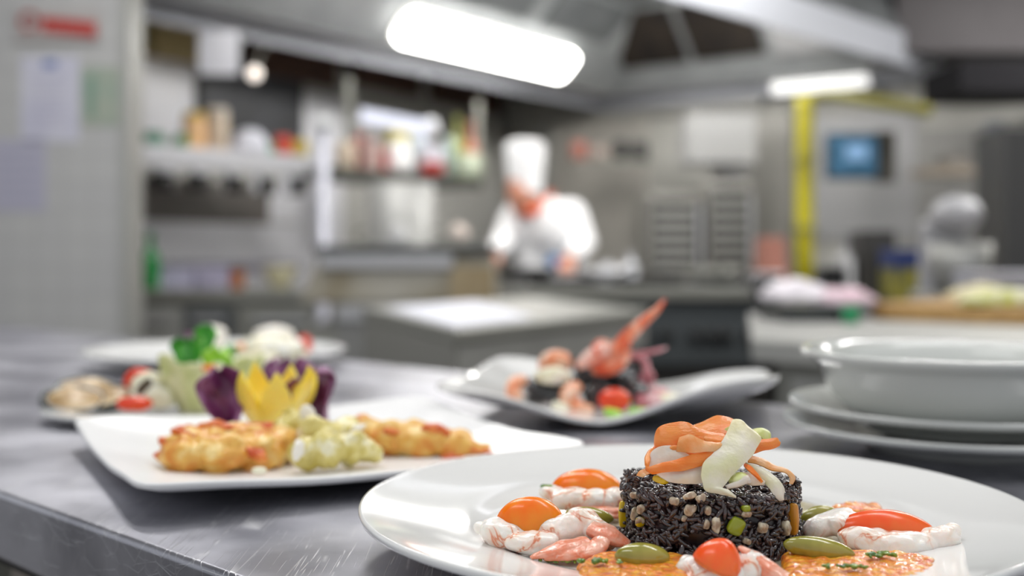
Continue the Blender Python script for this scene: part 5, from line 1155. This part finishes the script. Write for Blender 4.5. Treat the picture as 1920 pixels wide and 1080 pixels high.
# --- back plate
lump_thing('pasta_heap', 'heap of creamy pale pasta on the back plate behind the yellow flower', 'pasta', [(500, 662, 1.26, 52, 34, 40), (455, 666, 1.27, 40, 24, 38), (540, 664, 1.27, 34, 30, 34), (480, 680, 1.23, 40, 16, 30)], M['cream'], 11, .004, .0018,
  parts=[('green_bits', [(436, 660, 1.22, 8, 12, 6), (428, 652, 1.23, 6, 6, 5)], M['leaf']), ('orange_bits', [(450, 650, 1.22, 9, 5, 5), (440, 674, 1.21, 8, 5, 5)], M['carrot'])])
one('mozzarella_ball', 'white mozzarella ball right of the green leaves on the back plate', 'cheese', [(397, 632, 1.36, 28, 22, 24), (397, 652, 1.36, 30, 18, 24)], M['whiteveg'], 1, .0015)
one('mozzarella_ball', 'white mozzarella ball on top of the creamy pasta', 'cheese', [(514, 634, 1.32, 40, 24, 32)], M['whiteveg'], 2, .0015)
one('tomato_piece', 'red tomato cube at the right of the creamy pasta', 'tomato', [(571, 645, 1.33, 14, 17, 12)], M['redtom'], 3, .001)
one('radicchio_scrap', 'thin dark red scrap between the mozzarella ball and the plate rim', 'leaf', [(356, 629, 1.38, 10, 5, 6)], M['radic'], 3, .001)

# --- curved plate: black seafood salad with a scampi
def tubes(name, label, cat, paths, m, amp=.0006, flat=1.0, group=None, parent=None):
    bm = bmesh.new()
    for i, P_ in enumerate(paths): add_tube(bm, [pt(*p[:3]) for p in P_], [p[3]*p[2]/FPX for p in P_], 14, flat, 6, nz=amp, nf=200, seed=i)
    o = anchor(mk(name, bm, m)); return tag(o, label, cat, group)
lump_thing('ink_pasta', 'glossy black squid ink pasta heap at the left of the seafood salad', 'pasta', [(1010, 730, .955, 30, 22, 28), (1045, 738, .95, 30, 20, 26), (1015, 718, .97, 26, 14, 22), (1060, 722, .96, 24, 18, 24)], M['ink'], 3, .003, .0014)
lump_thing('ink_pasta', 'glossy black squid ink pasta heap in the middle behind the tomato', 'pasta', [(1110, 712, .985, 34, 32, 34), (1125, 742, .955, 30, 24, 26), (1100, 698, .99, 26, 18, 24)], M['ink'], 9, .003, .0014)
lump_thing('ink_pasta', 'glossy black squid ink pasta heap at the right under the octopus', 'pasta', [(1165, 712, .985, 34, 26, 30), (1192, 735, .965, 26, 22, 26), (1150, 700, .99, 26, 20, 24)], M['ink'], 15, .003, .0014)
def pk(label, path, seed, m='pinkprawn'):
    tubes('cooked_prawn', label, 'prawn', [path], M[m], .0012)
pk('orange pink prawn on top of the left black pasta', [(1020, 690, .97, 12), (1030, 676, .965, 17), (1052, 674, .96, 17), (1064, 688, .965, 12)], 1)
pk('pale beige squid piece under the top prawn', [(1010, 706, .95, 12), (1035, 704, .94, 17), (1062, 708, .95, 14)], 2, 'cream')
pk('pale pink prawn at the left edge of the black pasta', [(978, 748, .935, 8), (962, 732, .94, 15), (968, 718, .945, 15), (986, 714, .95, 9)], 3)
pk('curled orange pink prawn standing left of the cherry tomato', [(1085, 722, .925, 10), (1068, 738, .92, 17), (1070, 760, .918, 18), (1090, 770, .915, 17), (1112, 768, .912, 9)], 4)
pk('pale yellow squid piece between the curled prawn and left pasta', [(1040, 758, .915, 7), (1055, 766, .91, 10), (1070, 772, .91, 6)], 5, 'cream')
k = .905/FPX; t = thing('cherry_tomato', 'shiny red cherry tomato in front of the black seafood salad', 'tomato', pt(1152, 750, .915))
bm = bmesh.new(); add_blob(bm, (0, 0, 0), (31*k, 28*k, 23*k), sub=4); mk('fruit', bm, M['redtom'], t)
bm = bmesh.new(); add_blob(bm, (29*k, -.004, -.002), (.0016, .0016, .0016), sub=2); mk('stem_scar', bm, M['leaf'], t)
one('lettuce_scrap', 'bright lime lettuce scrap left under the cherry tomato', 'leaf', [(1150, 774, .890, 18, 8, 12, .2)], M['limeleaf'], 1, .0012)
one('lettuce_scrap', 'bright lime lettuce scrap right of the cherry tomato', 'leaf', [(1202, 772, .893, 26, 7, 10, 0)], M['limeleaf'], 4, .0012)
one('lettuce_scrap', 'tiny pale green scrap alone on the left of the curved plate', 'leaf', [(900, 733, .955, 12, 4, 8, 0)], M['limeleaf'], 6, .0012)
lump_thing('octopus_piece', 'pinkish octopus piece right of the cherry tomato', 'octopus', [(1215, 752, .93, 26, 16, 20), (1238, 742, .945, 18, 16, 16)], M['octo'], 6, .0018, .0012)
one('squid_piece', 'pale squid piece at the right end of the seafood salad', 'squid', [(1248, 752, .935, 22, 15, 16), (1262, 744, .95, 12, 8, 10)], M['cream'], 9, .0015)
tubes('octopus_tentacle', 'curled pink octopus tentacle behind the scampi', 'octopus', [[(1190, 742, .975, 9), (1206, 715, .98, 9), (1212, 688, .985, 8), (1198, 668, .985, 7), (1182, 672, .985, 5)], [(1212, 735, .97, 9), (1222, 712, .97, 8), (1216, 695, .97, 6)]], M['octo'], .001)
t = thing('scampi', 'orange scampi with one long raised claw on top of the seafood salad', 'scampi', pt(1130, 690, .97)); off = Matrix.Translation(-t.location)
def sp(nm, paths, m, **kw):
    bm = bmesh.new()
    for i, P_ in enumerate(paths): add_tube(bm, [pt(*p[:3]) for p in P_], [p[3]*p[2]/FPX for p in P_], 14, kw.get('flat', 1), 6, nz=.0004, nf=250, seed=i)
    bm.transform(off); mk(nm, bm, m, t)
sp('head', [[(1082, 688, .95, 7), (1100, 676, .95, 14), (1125, 660, .95, 16), (1148, 648, .95, 10)]], mat('scampi_pale', 'f0a48e', .25, coat=.4, col2='f8d4c8', scale=60, sss=.2))
sp('body', [[(1112, 692, .96, 12), (1135, 686, .955, 20), (1158, 676, .955, 19), (1172, 655, .955, 13), (1168, 640, .955, 8)]], M['shell'])
sp('claw', [[(1146, 660, .95, 10), (1168, 640, .945, 13), (1190, 618, .94, 12), (1212, 598, .935, 9), (1232, 580, .93, 6), (1247, 562, .93, 2.5)]], M['shell'])
sp('claw_finger', [[(1180, 622, .938, 6), (1205, 604, .934, 5), (1225, 590, .93, 3)]], M['shell'])
sp('antenna', [[(1170, 668, .96, 3), (1195, 664, .96, 5), (1222, 660, .96, 4), (1250, 652, .96, 2)]], M['octo'])
sp('leg', [[(1125, 670, .945, 4), (1112, 650, .94, 3), (1128, 638, .94, 3), (1148, 645, .94, 3)]], M['shell'])
# extra loops of the shaved topping
rib('carrot_ribbon', [(1300, 170), (1350, 178), (1400, 185), (1445, 188)], [(1330, 215), (1370, 222), (1410, 225), (1440, 225)], [.480, .479, .478], [.477, .476, .476], M['carrot'], 'small orange carrot fold tucked against the broad pale strip', 'carrot', bulge=.0006, group=G)
rib('carrot_ribbon', [(1100, 240), (1150, 225), (1210, 235), (1260, 265), (1290, 290)], [(1110, 262), (1160, 250), (1210, 262), (1250, 288), (1275, 305)], [.4735, .4725, .472], [.4725, .4715, .471], M['carrot'], 'narrow orange carrot strand crossing in front of the white radish loop', 'carrot', bulge=.0004, group=G)
rib('cucumber_ribbon', [(1410, 155), (1440, 130), (1475, 115), (1490, 120)], [(1420, 185), (1445, 170), (1470, 160), (1480, 165)], [.489, .488, .488], [.487, .486, .486], M['greenrib'], 'sliver of light green cucumber between the orange folds and the broad strip', 'cucumber', group=None)
rib('radish_ribbon', [(1440, 455), (1500, 425), (1560, 395), (1570, 420)], [(1450, 470), (1510, 458), (1560, 440), (1580, 440)], [.466, .466, .468], [.464, .464, .466], M['daikon'], 'small white radish slip under the green cucumber curl', 'radish', bulge=.0006)
